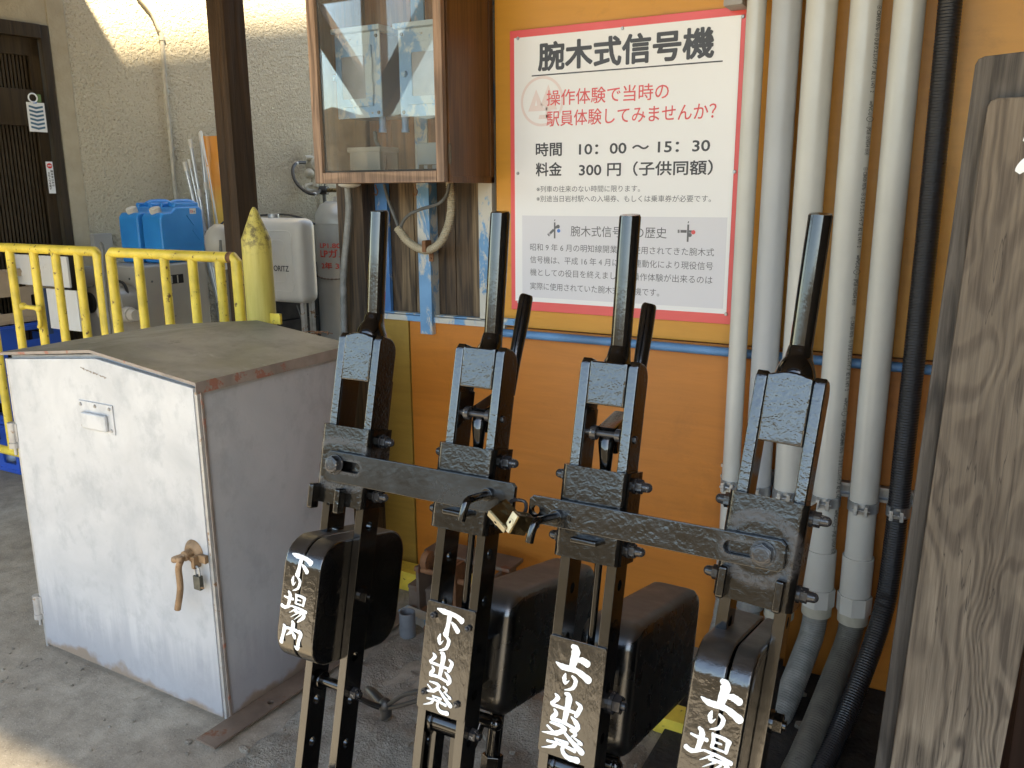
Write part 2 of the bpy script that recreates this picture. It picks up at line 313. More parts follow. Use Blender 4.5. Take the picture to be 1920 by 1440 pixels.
# ------------------------------------------------------------------ mesh helpers
class G:
    def __init__(s): s.bm=bmesh.new()
    def _add(s,b,mat=None):
        if mat is not None: bmesh.ops.transform(b,matrix=mat,verts=b.verts)
        me=bpy.data.meshes.new('t'); b.to_mesh(me); b.free(); s.bm.from_mesh(me); bpy.data.meshes.remove(me); return s
    def box(s,c,d,bev=0,rot=None,seg=2):
        b=bmesh.new(); bmesh.ops.create_cube(b,size=1); bmesh.ops.scale(b,vec=d,verts=b.verts)
        if bev: bmesh.ops.bevel(b,geom=b.edges[:],offset=min(bev,min(d)*.45),segments=seg,profile=.6,affect='EDGES')
        m=Matrix.Translation(c)
        if rot is not None: m=m@(rot if isinstance(rot,Matrix) else Matrix.Rotation(rot[0],4,rot[1]))
        return s._add(b,m)
    def bb(s,x0,x1,y0,y1,z0,z1,bev=0,seg=2): return s.box(((x0+x1)/2,(y0+y1)/2,(z0+z1)/2),(abs(x1-x0),abs(y1-y0),abs(z1-z0)),bev,None,seg)
    def cyl(s,a,b_,r,r2=None,seg=20,bev=0):
        a=Vector(a);b_=Vector(b_); d=b_-a; b=bmesh.new()
        bmesh.ops.create_cone(b,cap_ends=True,segments=seg,radius1=r,radius2=r if r2 is None else r2,depth=d.length)
        if bev:
            es=[e for e in b.edges if len(e.link_faces)==2 and any(len(f.verts)>4 or seg<=4 for f in e.link_faces)]
            bmesh.ops.bevel(b,geom=es,offset=bev,segments=2,profile=.6,affect='EDGES')
        q=d.to_track_quat('Z','Y').to_matrix().to_4x4()
        return s._add(b,Matrix.Translation((a+b_)/2)@q)
    def sph(s,c,r,sx=1,sy=1,sz=1,seg=16):
        b=bmesh.new(); bmesh.ops.create_uvsphere(b,u_segments=seg,v_segments=seg//2,radius=r)
        return s._add(b,Matrix.Translation(c)@Matrix.Diagonal((sx,sy,sz,1)))
    def tube(s,pts,r,seg=12,n=0,cap=True,ribs=0,ribamp=0):
        pts=[Vector(p) for p in pts]; rs=r if isinstance(r,(list,tuple)) else [r]*len(pts)
        if n: pts,rs=spline(pts,rs,n)
        if ribs:
            Q=[pts[0]];q=[rs[0]];st_=ribs/6; acc=0
            for i in range(1,len(pts)):
                a=pts[i-1];b=pts[i];d=(b-a).length; x=st_-acc
                while x<=d: Q.append(a.lerp(b,x/d)); q.append(rs[i-1]+(rs[i]-rs[i-1])*x/d); x+=st_
                acc=(d-(x-st_))
            pts,rs=Q,q
        vs=[]; bm=s.bm; T=(pts[1]-pts[0]).normalized(); nrm=T.orthogonal().normalized()
        if abs(T.z)>.5: nrm=(Vector((0,-1,0))-T*T.dot(Vector((0,-1,0)))).normalized()
        L=0
        for i,p in enumerate(pts):
            if i: L+=(p-pts[i-1]).length
            t_=(pts[min(i+1,len(pts)-1)]-pts[max(i-1,0)]).normalized()
            nrm=(nrm-t_*nrm.dot(t_)).normalized(); bi=t_.cross(nrm)
            rr=rs[i]*(1+(ribamp*math.cos(2*math.pi*L/ribs) if ribs else 0))
            vs.append([bm.verts.new(p+(nrm*math.cos(a)+bi*math.sin(a))*rr) for a in [2*math.pi*k/seg for k in range(seg)]])
        for i in range(len(vs)-1):
            for k in range(seg):
                bm.faces.new((vs[i][k],vs[i][(k+1)%seg],vs[i+1][(k+1)%seg],vs[i+1][k]))
        if cap: bm.faces.new(vs[0][::-1]); bm.faces.new(vs[-1])
        return s
    def poly(s,pts,vec,bev=0,seg=2):
        """extrude a planar polygon (3D points) along vec"""
        b=bmesh.new(); v=[b.verts.new(p) for p in pts]; f=b.faces.new(v)
        r=bmesh.ops.extrude_face_region(b,geom=[f]); nv=[e for e in r['geom'] if isinstance(e,bmesh.types.BMVert)]
        bmesh.ops.translate(b,vec=vec,verts=nv); bmesh.ops.recalc_face_normals(b,faces=b.faces)
        if bev:
            fs=[f for f in b.faces if abs(f.normal.dot(Vector(vec).normalized()))>.9]; es=set(e for f in fs for e in f.edges)
            bmesh.ops.bevel(b,geom=list(es),offset=bev,segments=seg,profile=.6,affect='EDGES')
        return s._add(b)
    def hexn(s,a,b_,r,dome=0,ph=0):
        a=Vector(a);b_=Vector(b_); s.cyl(a,b_,r,seg=6,bev=r*.12)
        if dome:
            d=(b_-a).normalized(); s.cyl(b_-d*.0005,b_+d*dome*.55,r*.72,r*.66,seg=16); s.sph(b_+d*dome*.5,r*.66)
        return s
    def lathe(s,prof,c=(0,0,0),seg=32):
        vs=[];bm=s.bm;c=Vector(c)
        for (r,z) in prof: vs.append([bm.verts.new(c+Vector((r*math.cos(a),r*math.sin(a),z))) for a in [2*math.pi*k/seg for k in range(seg)]])
        for i in range(len(vs)-1):
            for k in range(seg): bm.faces.new((vs[i][k],vs[i][(k+1)%seg],vs[i+1][(k+1)%seg],vs[i+1][k]))
        bm.faces.new(vs[0][::-1]); bm.faces.new(vs[-1]); return s
    def xf(s,m): bmesh.ops.transform(s.bm,matrix=m,verts=s.bm.verts); return s
    def mesh(s,name,mat,sharp=38):
        bm=s.bm; bmesh.ops.recalc_face_normals(bm,faces=bm.faces)
        for f in bm.faces: f.smooth=True
        for e in bm.edges:
            if len(e.link_faces)==2 and e.calc_face_angle(0)>R(sharp): e.smooth=False
        me=bpy.data.meshes.new(name); bm.to_mesh(me); bm.free()
        if mat: me.materials.append(M[mat])
        return me
    def obj(s,name,mat,parent=None,sharp=38,**kw):
        o=bpy.data.objects.new(name,s.mesh(name,mat,sharp)); COL.objects.link(o)
        if parent: o.parent=parent
        if len(o.data.polygons)>5: md=o.modifiers.new('wn','WEIGHTED_NORMAL'); md.keep_sharp=True; md.weight=100
        for k,v in kw.items(): o[k]=v
        return o
def spline(pts,rs,n):
    P=[];Q=[]
    for i in range(len(pts)-1):
        p0=pts[max(i-1,0)];p1=pts[i];p2=pts[i+1];p3=pts[min(i+2,len(pts)-1)]
        for k in range(n):
            t=k/n; P.append(.5*((2*p1)+(p2-p0)*t+(2*p0-5*p1+4*p2-p3)*t*t+(3*p1-p0-3*p2+p3)*t**3)); Q.append(rs[i]*(1-t)+rs[i+1]*t)
    P.append(pts[-1]);Q.append(rs[-1]); return P,Q
def thing(name,label,cat,loc=(0,0,0),rotz=0,group=None,mat=None):
    o=bpy.data.objects.new(name,None); COL.objects.link(o); o.empty_display_size=.1
    if mat is not None: o.matrix_world=mat
    else: o.location=loc; o.rotation_euler=(0,0,rotz)
    o['label']=label;o['category']=cat
    if group:o['group']=group
    return o
def tag(o,label,cat,group=None):
    o['label']=label;o['category']=cat
    if group:o['group']=group
    return o
def struct(name,g,mat): return g.obj(name,mat,None,kind='structure')
def cut(g,cutter):
    """boolean difference of two G builders, returned as a G"""
    a=bpy.data.objects.new('a',g.mesh('a',None)); b=bpy.data.objects.new('b',cutter.mesh('b',None))
    COL.objects.link(a);COL.objects.link(b); md=a.modifiers.new('x','BOOLEAN'); md.object=b; md.operation='DIFFERENCE'; md.solver='EXACT'
    dg=bpy.context.evaluated_depsgraph_get(); me=bpy.data.meshes.new_from_object(a.evaluated_get(dg))
    bpy.data.objects.remove(a);bpy.data.objects.remove(b); o=G(); o.bm.from_mesh(me); return o
TEXTS=[]
def text(body,parent,mat,origin,xdir,ydir,width=None,height=.03,bold=0,name='lettering',align='LEFT',wrapr=None):
    """flat print: body laid out from origin along xdir, scaled to width"""
    cu=bpy.data.curves.new(name,'FONT'); cu.body=body; cu.size=1; cu.offset=0; cu.resolution_u=3
    o=bpy.data.objects.new(name,cu); COL.objects.link(o)
    TEXTS.append((o,parent,mat,Vector(origin),Vector(xdir).normalized(),Vector(ydir).normalized(),width,height,align,wrapr,name,bold))
def flush_text():
    bpy.context.view_layer.update(); dg=bpy.context.evaluated_depsgraph_get()
    for (o,parent,mat,org,xd,yd,width,height,align,wrapr,name,bold) in TEXTS:
        me=bpy.data.meshes.new_from_object(o.evaluated_get(dg)); xs=[v.co.x for v in me.vertices]
        if not xs: continue
        x0,x1=min(xs),max(xs); sy=height; sx=(width/(x1-x0)) if width else height
        off=-(x0+x1)/2*sx if align=='CENTER' else -x0*sx
        nd=xd.cross(yd)
        for v in me.vertices:
            a=v.co.x*sx+off; b=v.co.y*sy
            if wrapr: # wrap round a vertical cylinder, xd tangent at origin, nd outward
                th=a/wrapr; v.co=org+xd*math.sin(th)*wrapr+nd*(wrapr*math.cos(th)-wrapr)+yd*b
            else: v.co=org+xd*a+yd*b
        if bold>.001:
            b2=bmesh.new(); n_=8 if bold>.012 else 4
            for k in range(n_):
                a_=2*math.pi*(k+.5)/n_; me2=me.copy(); me2.transform(Matrix.Translation((xd*math.cos(a_)+yd*math.sin(a_))*bold*height+nd*(.00004*k))); b2.from_mesh(me2); bpy.data.meshes.remove(me2)
            b2.to_mesh(me); b2.free()
        me.materials.clear(); me.materials.append(M[mat]); me.name=name
        q=bpy.data.objects.new(name,me); COL.objects.link(q); q.parent=parent
        c=o.data; bpy.data.objects.remove(o); bpy.data.curves.remove(c)
    TEXTS.clear()
PEND=[]
def wthing(name,label,cat,base,group=None):
    o=thing(name,label,cat,(0,0,0),0,group); PEND.append((o,Vector(base))); return o
def settle():
    for o,b in PEND:
        done=set()
        def rec(c):
            for ch in c.children:
                if ch.type=='MESH' and ch.data.name not in done:
                    done.add(ch.data.name); ch.data.transform(Matrix.Translation(-b))
                rec(ch)
        if o.type=='MESH': o.data.transform(Matrix.Translation(-b))
        rec(o); o.location=b

# =================================================================== SETTING
YW=2.45       # face of the station wall
g=G(); g.bb(-14,9,-2.6,14,-.25,0); struct('ground',g,'conc')
g=G(); g.bb(-12,-1.0,2.62,9,.0,.006); struct('back_pavement',g,'conc2')
g=G(); g.bb(-14,9,-2.6,.35,.0,.004); struct('platform',g,'platform')
g=G(); g.bb(-60,60,-40,-2.6,-1.1,-1.0); struct('track_bed',g,'gravel')
# grass bank across the tracks (seen only mirrored in paint and glass)
g=G(); bm=g.bm; nx,ny=90,16; V=[]
for i in range(nx+1):
    row=[]
    for j in range(ny+1):
        x=-45+90*i/nx; t_=j/ny; y=-12-t_*6; z=-1+4.6*min(1,t_*1.2)**.8+(.45*noise.noise(Vector((x*.35,y*.4,1)))+.5*noise.noise(Vector((x*1.3,y,4)))*t_)*min(1,t_*3)
        row.append(bm.verts.new((x,y,z)))
    V.append(row)
for i in range(nx):
    for j in range(ny): bm.faces.new((V[i][j],V[i+1][j],V[i+1][j+1],V[i][j+1]))
struct('grass_bank',g,'bank')
# canopy over the platform: boards, rear and front beams
g=G()
for k in range(40): g.bb(-9+k*.5,-9+k*.5+.494,-.62,3.02,2.86,2.89)
o=struct('canopy_roof',g,'roof')
# plaster building on the left: wall turned 8 degrees
A8=R(8); WD=Vector((math.sin(A8),math.cos(A8),0)); WN=Vector((math.cos(A8),-math.sin(A8),0)); WP=Vector((-4.55,2.6,0))
def onwall(x,y,off=0): 
    p=hit(x,y,WP+WN*off,WN); return p
WM=Matrix((WD,WN*-1,Vector((0,0,1)))).transposed().to_4x4(); WM.translation=WP   # local x along wall, -y out, z up
def wl(p): return WM.inverted()@Vector(p)
bl=wthing('plaster_building','cream stucco station building on the left with a dark lattice door','building',(0,0,0)); PEND.pop()
bl.matrix_world=WM
xc=wl(onwall(88,50))[0]   # door side of the corner strip
zd=onwall(70,46).z
g=G(); g.bb(xc+.10,9,0,.2,-.1,4.6); g.obj('wall','stucco',bl)
g=G(); g.bb(xc-2.2,xc+.005,0,.2,zd,4.6); g.obj('upper_wall','trim',bl)
g=G(); g.bb(xc+.005,xc+.10,-.004,.2,-.1,4.6,.004); g.obj('corner_trim','trim',bl)
# door
g=G(); g.bb(xc-.045,xc,-.012,.10,0,zd,.004); g.bb(xc-2.2,xc-.045,-.02,.10,zd-.07,zd,.004); g.obj('door_frame','door',bl)
dz1,dz2,dz3=zd-.16,onwall(30,165).z,onwall(30,234).z
dr=G(); X1=xc-.05; X0=X1-.95
dr.bb(X1-.055,X1,.02,.055,.05,zd-.07,.003); dr.bb(X0,X0+.09,.02,.055,.05,zd-.07,.003)
dr.bb(X0,X1,.02,.055,dz1,zd-.07,.003); dr.bb(X0,X1,.018,.055,dz3,dz2,.003); dr.bb(X0,X1,.02,.055,.05,.3,.003); dr.bb(X0,X1,.062,.07,.05,zd-.07)
dob=dr.obj('sliding_door','door',bl)
sm=None
k=0; x=X0+.10
while x<X1-.062:
    for (a,b) in ((.3,dz3),(dz2,dz1)):
        g=G(); g.bb(-.0055,.0055,-.010,.012,a,b,.002); o=g.obj('slat','door',dob); o.location=(x,.045,0)
    x+=.019
g=G(); g.bb(X1-.42,X1-.30,.008,.02,(dz2+dz3)/2-.015,(dz2+dz3)/2+.02,.003); g.obj('handle','hinge',dob)
g=G(); g.bb(X1-.43,X1-.29,.012,.022,(dz2+dz3)/2-.05,(dz2+dz3)/2+.055,.004); g.obj('name_holder','card',dob)
# neighbour door leaf further left
g=G(); g.bb(X0-1.0,X0,.03,.07,.05,zd-.07); g.obj('door_leaf','door',bl)

# main (orange) building
mb=wthing('station_wall','orange and ochre painted station wall with blue battens','wall',(-.5,YW,0)); 
zj=1.0; XL=-1.933; XO=-1.7735
g=G(); g.bb(atY(925,345,YW).x+.012,6,YW,YW+.02,zj+.004,2.86); g.obj('upper_panel','ochre',mb)
g=G(); g.bb(XO+.003,.86,YW,YW+.02,.0,zj,.002); g.obj('lower_panel','orange',mb)
g=G(); g.bb(.866,3.2,YW,YW+.02,.0,zj,.002); g.obj('lower_panel','orange',mb)
g=G(); g.bb(XL,XO-.001,YW-.004,YW+.02,.0,zj,.002); g.obj('lower_panel','ochre2',mb)
g=G(); g.bb(-2.12,6,YW+.13,YW+.2,0,2.86); g.bb(-2.12,-2.05,YW+.13,6,0,5.3); g.bb(1.6,1.7,-1.2,6,0,2.86); g.bb(-2.0,6,.5,3.16,2.9,5.35); g.obj('core_wall_and_blockers','roof',mb)  # besides the wall: side wall and upper block added to cut sun and reflections
g=G(); g.bb(-1.98,6,3.2,7,5.3,5.36); g.obj('roof','roof',mb)  # unseen eave, added to trim the sun patch on the stucco
def pb(name,xa,xb,mat,y0,y1,z0=1.0,z1=2.6,bev=.002,ref=350):
    a=atY(xa,ref,YW).x; b=atY(xb,ref,YW).x
    g=G(); g.bb(a,b,y0,y1,z0,z1,bev); return g.obj(name,mat,mb)
# planks behind the cabinet
for (a,b,mt,dy) in ((700,718,'plankd',0),(718.5,736,'plankd',.004),(736.5,764,'plank',0),(764.5,788,'plank',.003),(809,842,'plankd',.0),(842.5,877,'plankd',.003),(877.5,897,'plank',-.006)):
    pb('plank',a,b,mt,YW+.03+dy,YW+.06)
pb('batten',697,720,'blue1',YW+.012,YW+.0295); pb('batten',787,810,'blue2',YW-.022,YW+.0295,.955); pb('batten',896,922,'blue2',YW+.0,YW+.0295)
pb('post',656,698,'plankd',YW-.06,YW+.06,0,2.8,.004); pb('post',640,655,'plankd',YW-.03,YW+.08,0,2.8,.004)
g=G(); g.bb(XL,atY(950,600,YW).x,YW-.012,YW+.024,zj-.004,zj+.016,.002); g.bb(XL+.03,-1.36,YW+.0,YW+.028,zj+.018,zj+.022); g.obj('sill_strip','blue2',mb)
g=G(); a=atY(935,600,YW-.03); b=atY(968,606,YW-.03); g.bb(a.x,b.x,YW-.03,YW-.012,zj+.012,zj+.034,.002); g.cyl((b.x-.014,YW-.034,zj+.023),(b.x-.014,YW-.03,zj+.023),.006); g.obj('strap_end','blue2',mb)
for px,pz in ((855,620),(1100,640),(775,615),(1190,870),(1290,700)):
    pass
# iron hooks under cabinet
bp=tag(G().tube([(-1.42,YW-.03,.985),(-.9,YW-.03,.986),(-.4,YW-.03,.984),(.4,YW-.03,.983),(1.4,YW-.03,.982)],.0135,14,4).obj('blue_pipe','blue_pipe'),'thin horizontal blue painted pipe running along the orange wall','pipe')
# sill beams along floor
g=G(); g.bb(-2.0,-1.05,2.33,2.41,0,.075,.004); bm_=tag(g.obj('base_beam','yellow'),'low yellow beam lying along the foot of the orange wall','beam')
g=G(); a=atZ(1262,1352,.05); g.bb(a.x-.1,a.x+.16,a.y,a.y+.08,0,.05,.004); tag(g.obj('base_beam','yellow'),'short yellow beam on the ground behind the right counterweights','beam')

# ------------------------------------------------------------------- pit and rough floor
g=G(); bm=g.bm; n1,n2=70,50; V=[]
for i in range(n1+1):
    row=[]
    for j in range(n2+1):
        x=-1.63+1.05*i/n1; y=.75+1.6*j/n2
        e=min(1,i/5,(n1-i)/5,j/5,(n2-j)/5)
        h=.030*noise.noise(Vector((x*4,y*4,2)))+.016*noise.noise(Vector((x*13,y*13,5)))+.008*noise.noise(Vector((x*40,y*40,5)))
        row.append(bm.verts.new((x,y,-.02+e*(.034+h))))
    V.append(row)
for i in range(n1):
    for j in range(n2): bm.faces.new((V[i][j],V[i+1][j],V[i+1][j+1],V[i][j+1]))
struct('rough_mortar_floor',g,'mortar')
g=G(); g.bb(-1.12,-.62,.55,1.0,0,.02,.004); g.bb(-.62,3.4,.55,2.44,0,.02,.004)
struct('lever_pit_floor',g,'soil')
for k in range(46):
    x=random.uniform(-1.62,-.9); y=random.uniform(1.3,2.3) if k%2 else random.uniform(1.05,1.4); s=random.uniform(.006,.02)
    if k<46: pass
g=G()
for k in range(260):
    x=random.uniform(-1.75,.5); y=random.uniform(1.0,2.35); s=random.choice((.004,.005,.007,.01,.016))
    if x<-1.63 and y>1.4: continue
    g.sph((x,y,.03 if x>-1.6 else .003),s,random.uniform(.7,1.4),random.uniform(.7,1.3),.6,6)
g.obj('mortar_crumbs','mortar',kind='stuff')
g=G()
for k in range(90):
    x=random.uniform(-3.6,-1.6); y=random.uniform(.9,1.44); s=random.choice((.0015,.002,.003,.0045)); g.sph((x,y,.002),s*1.3,random.uniform(.7,1.6),random.uniform(.7,1.3),.6,6)
for k in range(30):
    x=random.uniform(-2.8,-1.2); y=random.uniform(1.0,1.44); a=random.uniform(0,3); g.tube([(x,y,.004),(x+.012*math.cos(a),y+.012*math.sin(a),.006),(x+.025*math.cos(a+.3),y+.025*math.sin(a+.3),.004)],.0012,5)
g.obj('ground_litter','mortar',kind='stuff')
# L angle along the cabinet
a=atZ(470,1368); b=atZ(735,1188)
g=G(); d=(b-a); L_=d.length; ang=math.atan2(d.y,d.x)
g.bb(-.12,L_+.1,0,.075,.0,.006,.001)
c=G(); c.cyl((.10,.028,-.02),(.10,.028,.03),.009); c.cyl((.5,.028,-.02),(.5,.028,.03),.009); g=cut(g,c)
ai=g.obj('steel_strip','rustgrey'); ai.location=(a.x,a.y,.012); ai.rotation_euler=(0,0,ang); tag(ai,'rusty flat steel strip on the floor beside the grey cabinet','steel strip')

# =================================================================== GREY CABINET
FL=atZ(90,1210); FR=atZ(430,1355); cd=(FR-FL); ca=math.atan2(cd.y,cd.x); CW=cd.length
cabT=Matrix.Translation(FL)@Matrix.Rotation(ca,4,'Z')
cab=thing('metal_cabinet','pale grey galvanised sheet metal cabinet with a gabled lid and rusty handle','cabinet',mat=cabT)
inv=cabT.inverted()
def cf(x,y,off=0):   # picture point on the cabinet front -> local
    n=cabT.to_3x3()@Vector((0,-1,0)); return inv@hit(x,y,FL+n*off,n)
CH=cf(383,716).z; CHL=cf(14,660).z; CD=.56; RX=cf(180,657).x; RZ=cf(180,657).z
CH=(CH+CHL)/2; RZ=max(RZ,CH+.03)
g=G()
def gable(z0,x0,x1,zt,zr): return [(x0,0,z0),(x1,0,z0),(x1,0,zt),(RX,0,zr),(x0,0,zt)]
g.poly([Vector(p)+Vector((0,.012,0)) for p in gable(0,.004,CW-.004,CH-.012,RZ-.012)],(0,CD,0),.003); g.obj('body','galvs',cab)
g=G(); g.poly([Vector(p)+Vector((0,-.006,0)) for p in gable(.012,.008,CW-.016,CH-.020,RZ-.022)],(0,.016,0),.004)
door=g.obj('door','galv',cab)
g=G(); ov=.012
lp=[(-ov,0,CH-.004),(RX,0,RZ+.0),(CW+ov,0,CH-.004),(CW+ov,0,CH-.0065),(RX,0,RZ-.0025),(-ov,0,CH-.0065)]
g.poly([Vector(p)+Vector((0,-.018,.004)) for p in lp],(0,CD+.05,0)); g.obj('lid','lid',cab)
g=G()
g.poly([(-ov,-.020,CH-.008),(RX,-.020,RZ-.004),(CW+ov,-.020,CH-.008),(CW+ov,-.020,CH+.0005),(RX,-.020,RZ+.0045),(-ov,-.020,CH+.0005)],(0,.002,0))
g.bb(CW+ov,CW+ov+.002,-.020,CD+.03,CH-.030,CH+.0005); g.bb(CW-.003,CW+.0015,.004,.012,0,CH-.03,.001); g.obj('lid_edge','edge',cab)
g=G(); g.bb(CW-.014,CW-.004,-.004,.012,.01,CH-.03,.002); g.obj('front_flange','hinge',cab)
g=G(); g.bb(-.004,.008,-.004,.014,0,CH-.02,.002); g.obj('front_flange','hinge',cab)
# plate
p0=cf(152,745); p1=cf(222,818); pc=cf(187,781)
g=G(); g.bb(p0.x,p1.x,-.010,-.006,p1.z+.004,p0.z-.005,.002); g.bb(p0.x+.02,p1.x-.022,-.022,-.009,p1.z+.012,p0.z-.035,.008,3); vp=g.obj('vent_plate','galv',door)
g=G()
for xx in (p0.x+.010,p1.x-.012):
    for zz in (p1.z+.016,p0.z-.016): g.cyl((xx,-.010,zz),(xx,-.0135,zz),.0055,.004,12)
g.cyl(((p0.x+p1.x)/2,-.010,p0.z-.015),((p0.x+p1.x)/2,-.0135,p0.z-.015),.0055,.004,12); g.obj('screws','hinge',vp)
# handle
hc=cf(368,1033)
g=G(); g.cyl((hc.x,-.006,hc.z),(hc.x,-.020,hc.z),.037,.024,28,.005); g.cyl((hc.x,-.02,hc.z),(hc.x,-.04,hc.z),.014); hb=g.obj('handle_boss','handle',door)
e1=cf(334,1060,.055); e2=cf(333,1142,.055)
g=G(); g.tube([(hc.x,-.034,hc.z),(hc.x-.03,-.05,hc.z-.012),(e1.x+.012,-.055,e1.z+.018),(e1.x,-.055,e1.z-.01),(e1.x-.001,-.055,(e1.z+e2.z)/2),(e2.x,-.055,e2.z)],.0088,14,5); g.obj('handle','handle',door)
s1=cf(385,1045)
g=G(); g.bb(hc.x+.0,s1.x+.022,-.020,-.008,s1.z-.008,s1.z+.014,.002); g.bb(s1.x-.015,s1.x-.003,-.036,-.012,s1.z-.022,s1.z+.012,.002); g.obj('hasp','handle',door)
l1=cf(372,1092,.03)
pk=thing('padlock','small dark padlock hanging from the grey cabinet hasp','padlock',mat=cabT@Matrix.Translation((l1.x,-.03,l1.z)))
g=G(); g.box((0,0,0),(.026,.014,.040),.003); g.obj('body','lock',pk)
g=G(); g.tube([(-.008,0,.018),(-.008,0,.038),(0,0,.046),(.008,0,.038),(.008,0,.018)],.0028,8,4); g.obj('shackle','iron',pk)
g=G(); g.tube([(.006,-.002,-.012),(.02,-.004,-.01),(.026,-.006,-.008)],.0025,6); g.obj('key_stub','handle',pk)
# hinges on the left edge
for (px,py) in ((12,800),(68,1124)):
    q=cf(px+4,py); g=G(); g.cyl((-.013,-.006,q.z-.045),(-.013,-.006,q.z+.02),.014,seg=16,bev=.002); g.cyl((-.013,-.006,q.z-.062),(-.013,-.006,q.z-.045),.016,seg=16); g.cyl((-.013,-.006,q.z-.085),(-.013,-.006,q.z-.06),.005); g.bb(-.014,.012,-.008,-.002,q.z-.04,q.z+.018,.001); g.obj('hinge','hinge',cab)
g=G(); q=cf(165,690); t0=q
for k in range(26):
    xx=t0.x-.03+k*.0045+random.uniform(-.001,.001)
    if random.random()<.2: continue
    g.bb(xx,xx+.0045,-.0068,-.0064,t0.z+random.uniform(-.003,.001)-k*.0008,t0.z+random.uniform(.002,.004)-k*.0008)
g.obj('red_paint_scrape','edge',door)
# dead pine needles on lid
g=G()
q=inv@atZ(590,626,CH+.012)
for k,(a,b) in enumerate((((-.05,-.01),(.03,.0)),((-.02,.03),(.03,-.02)),((0,0),(.05,.012)),((-.01,-.02),(.06,.02)),((.02,.03),(.055,.0)))):
    zz=CH+.012; g.tube([(q.x+a[0],q.y+a[1],zz),(q.x+(a[0]+b[0])/2,q.y+(a[1]+b[1])/2+.006,zz+.008),(q.x+b[0],q.y+b[1],zz+.002)],.0016,6,3)
tw=g.obj('dry_twigs','rust'); tw.matrix_world=cabT; tag(tw,'few dry brown twigs lying on the grey cabinet lid','twigs')

# =================================================================== LEVERS
TH=R(13.8); LB=1.457
TOPS=[(-.947,1.23,1.415),(-.699,1.23,1.415),(-.472,1.23,1.412),(-.213,1.23,1.416)]
M['brk0']=black_paint('scuffed paint on the left bracket',130,.00040,.13,scuff=.45,ior=1.55,ring=(0.0,LB-.454,.032,.050,.02))
M['brk3']=black_paint('scuffed paint on the right bracket',130,.00040,.13,scuff=.45,ior=1.55,ring=(0.0,LB-.462,.034,.056,.004))
M['bar0']=black_paint('worn black paint on locking bar',120,.00018,.17,scuff=.4,gloss_var=.14,ior=1.55,sring=(.017,LB-.454,.004,.0165,.027))
M['barb2']=black_paint('brushed black paint on locking bar',110,.00048,.12,scuff=.3,ior=1.6,sring=(.240,LB-.461,.004,.0165,.025))
def levM(i):
    T=Vector(TOPS[i]); m=Matrix.Translation(T)@Matrix.Rotation(-TH,4,'X')
    if i==3: m=m@Matrix.Translation((.009,0,-.15))@Matrix.Rotation(R(3.0),4,'Y')@Matrix.Translation((0,0,.15))
    return m@Matrix.Translation((0,0,-LB))
def P(u,v,w_): return Vector((u,-v,LB-w_))
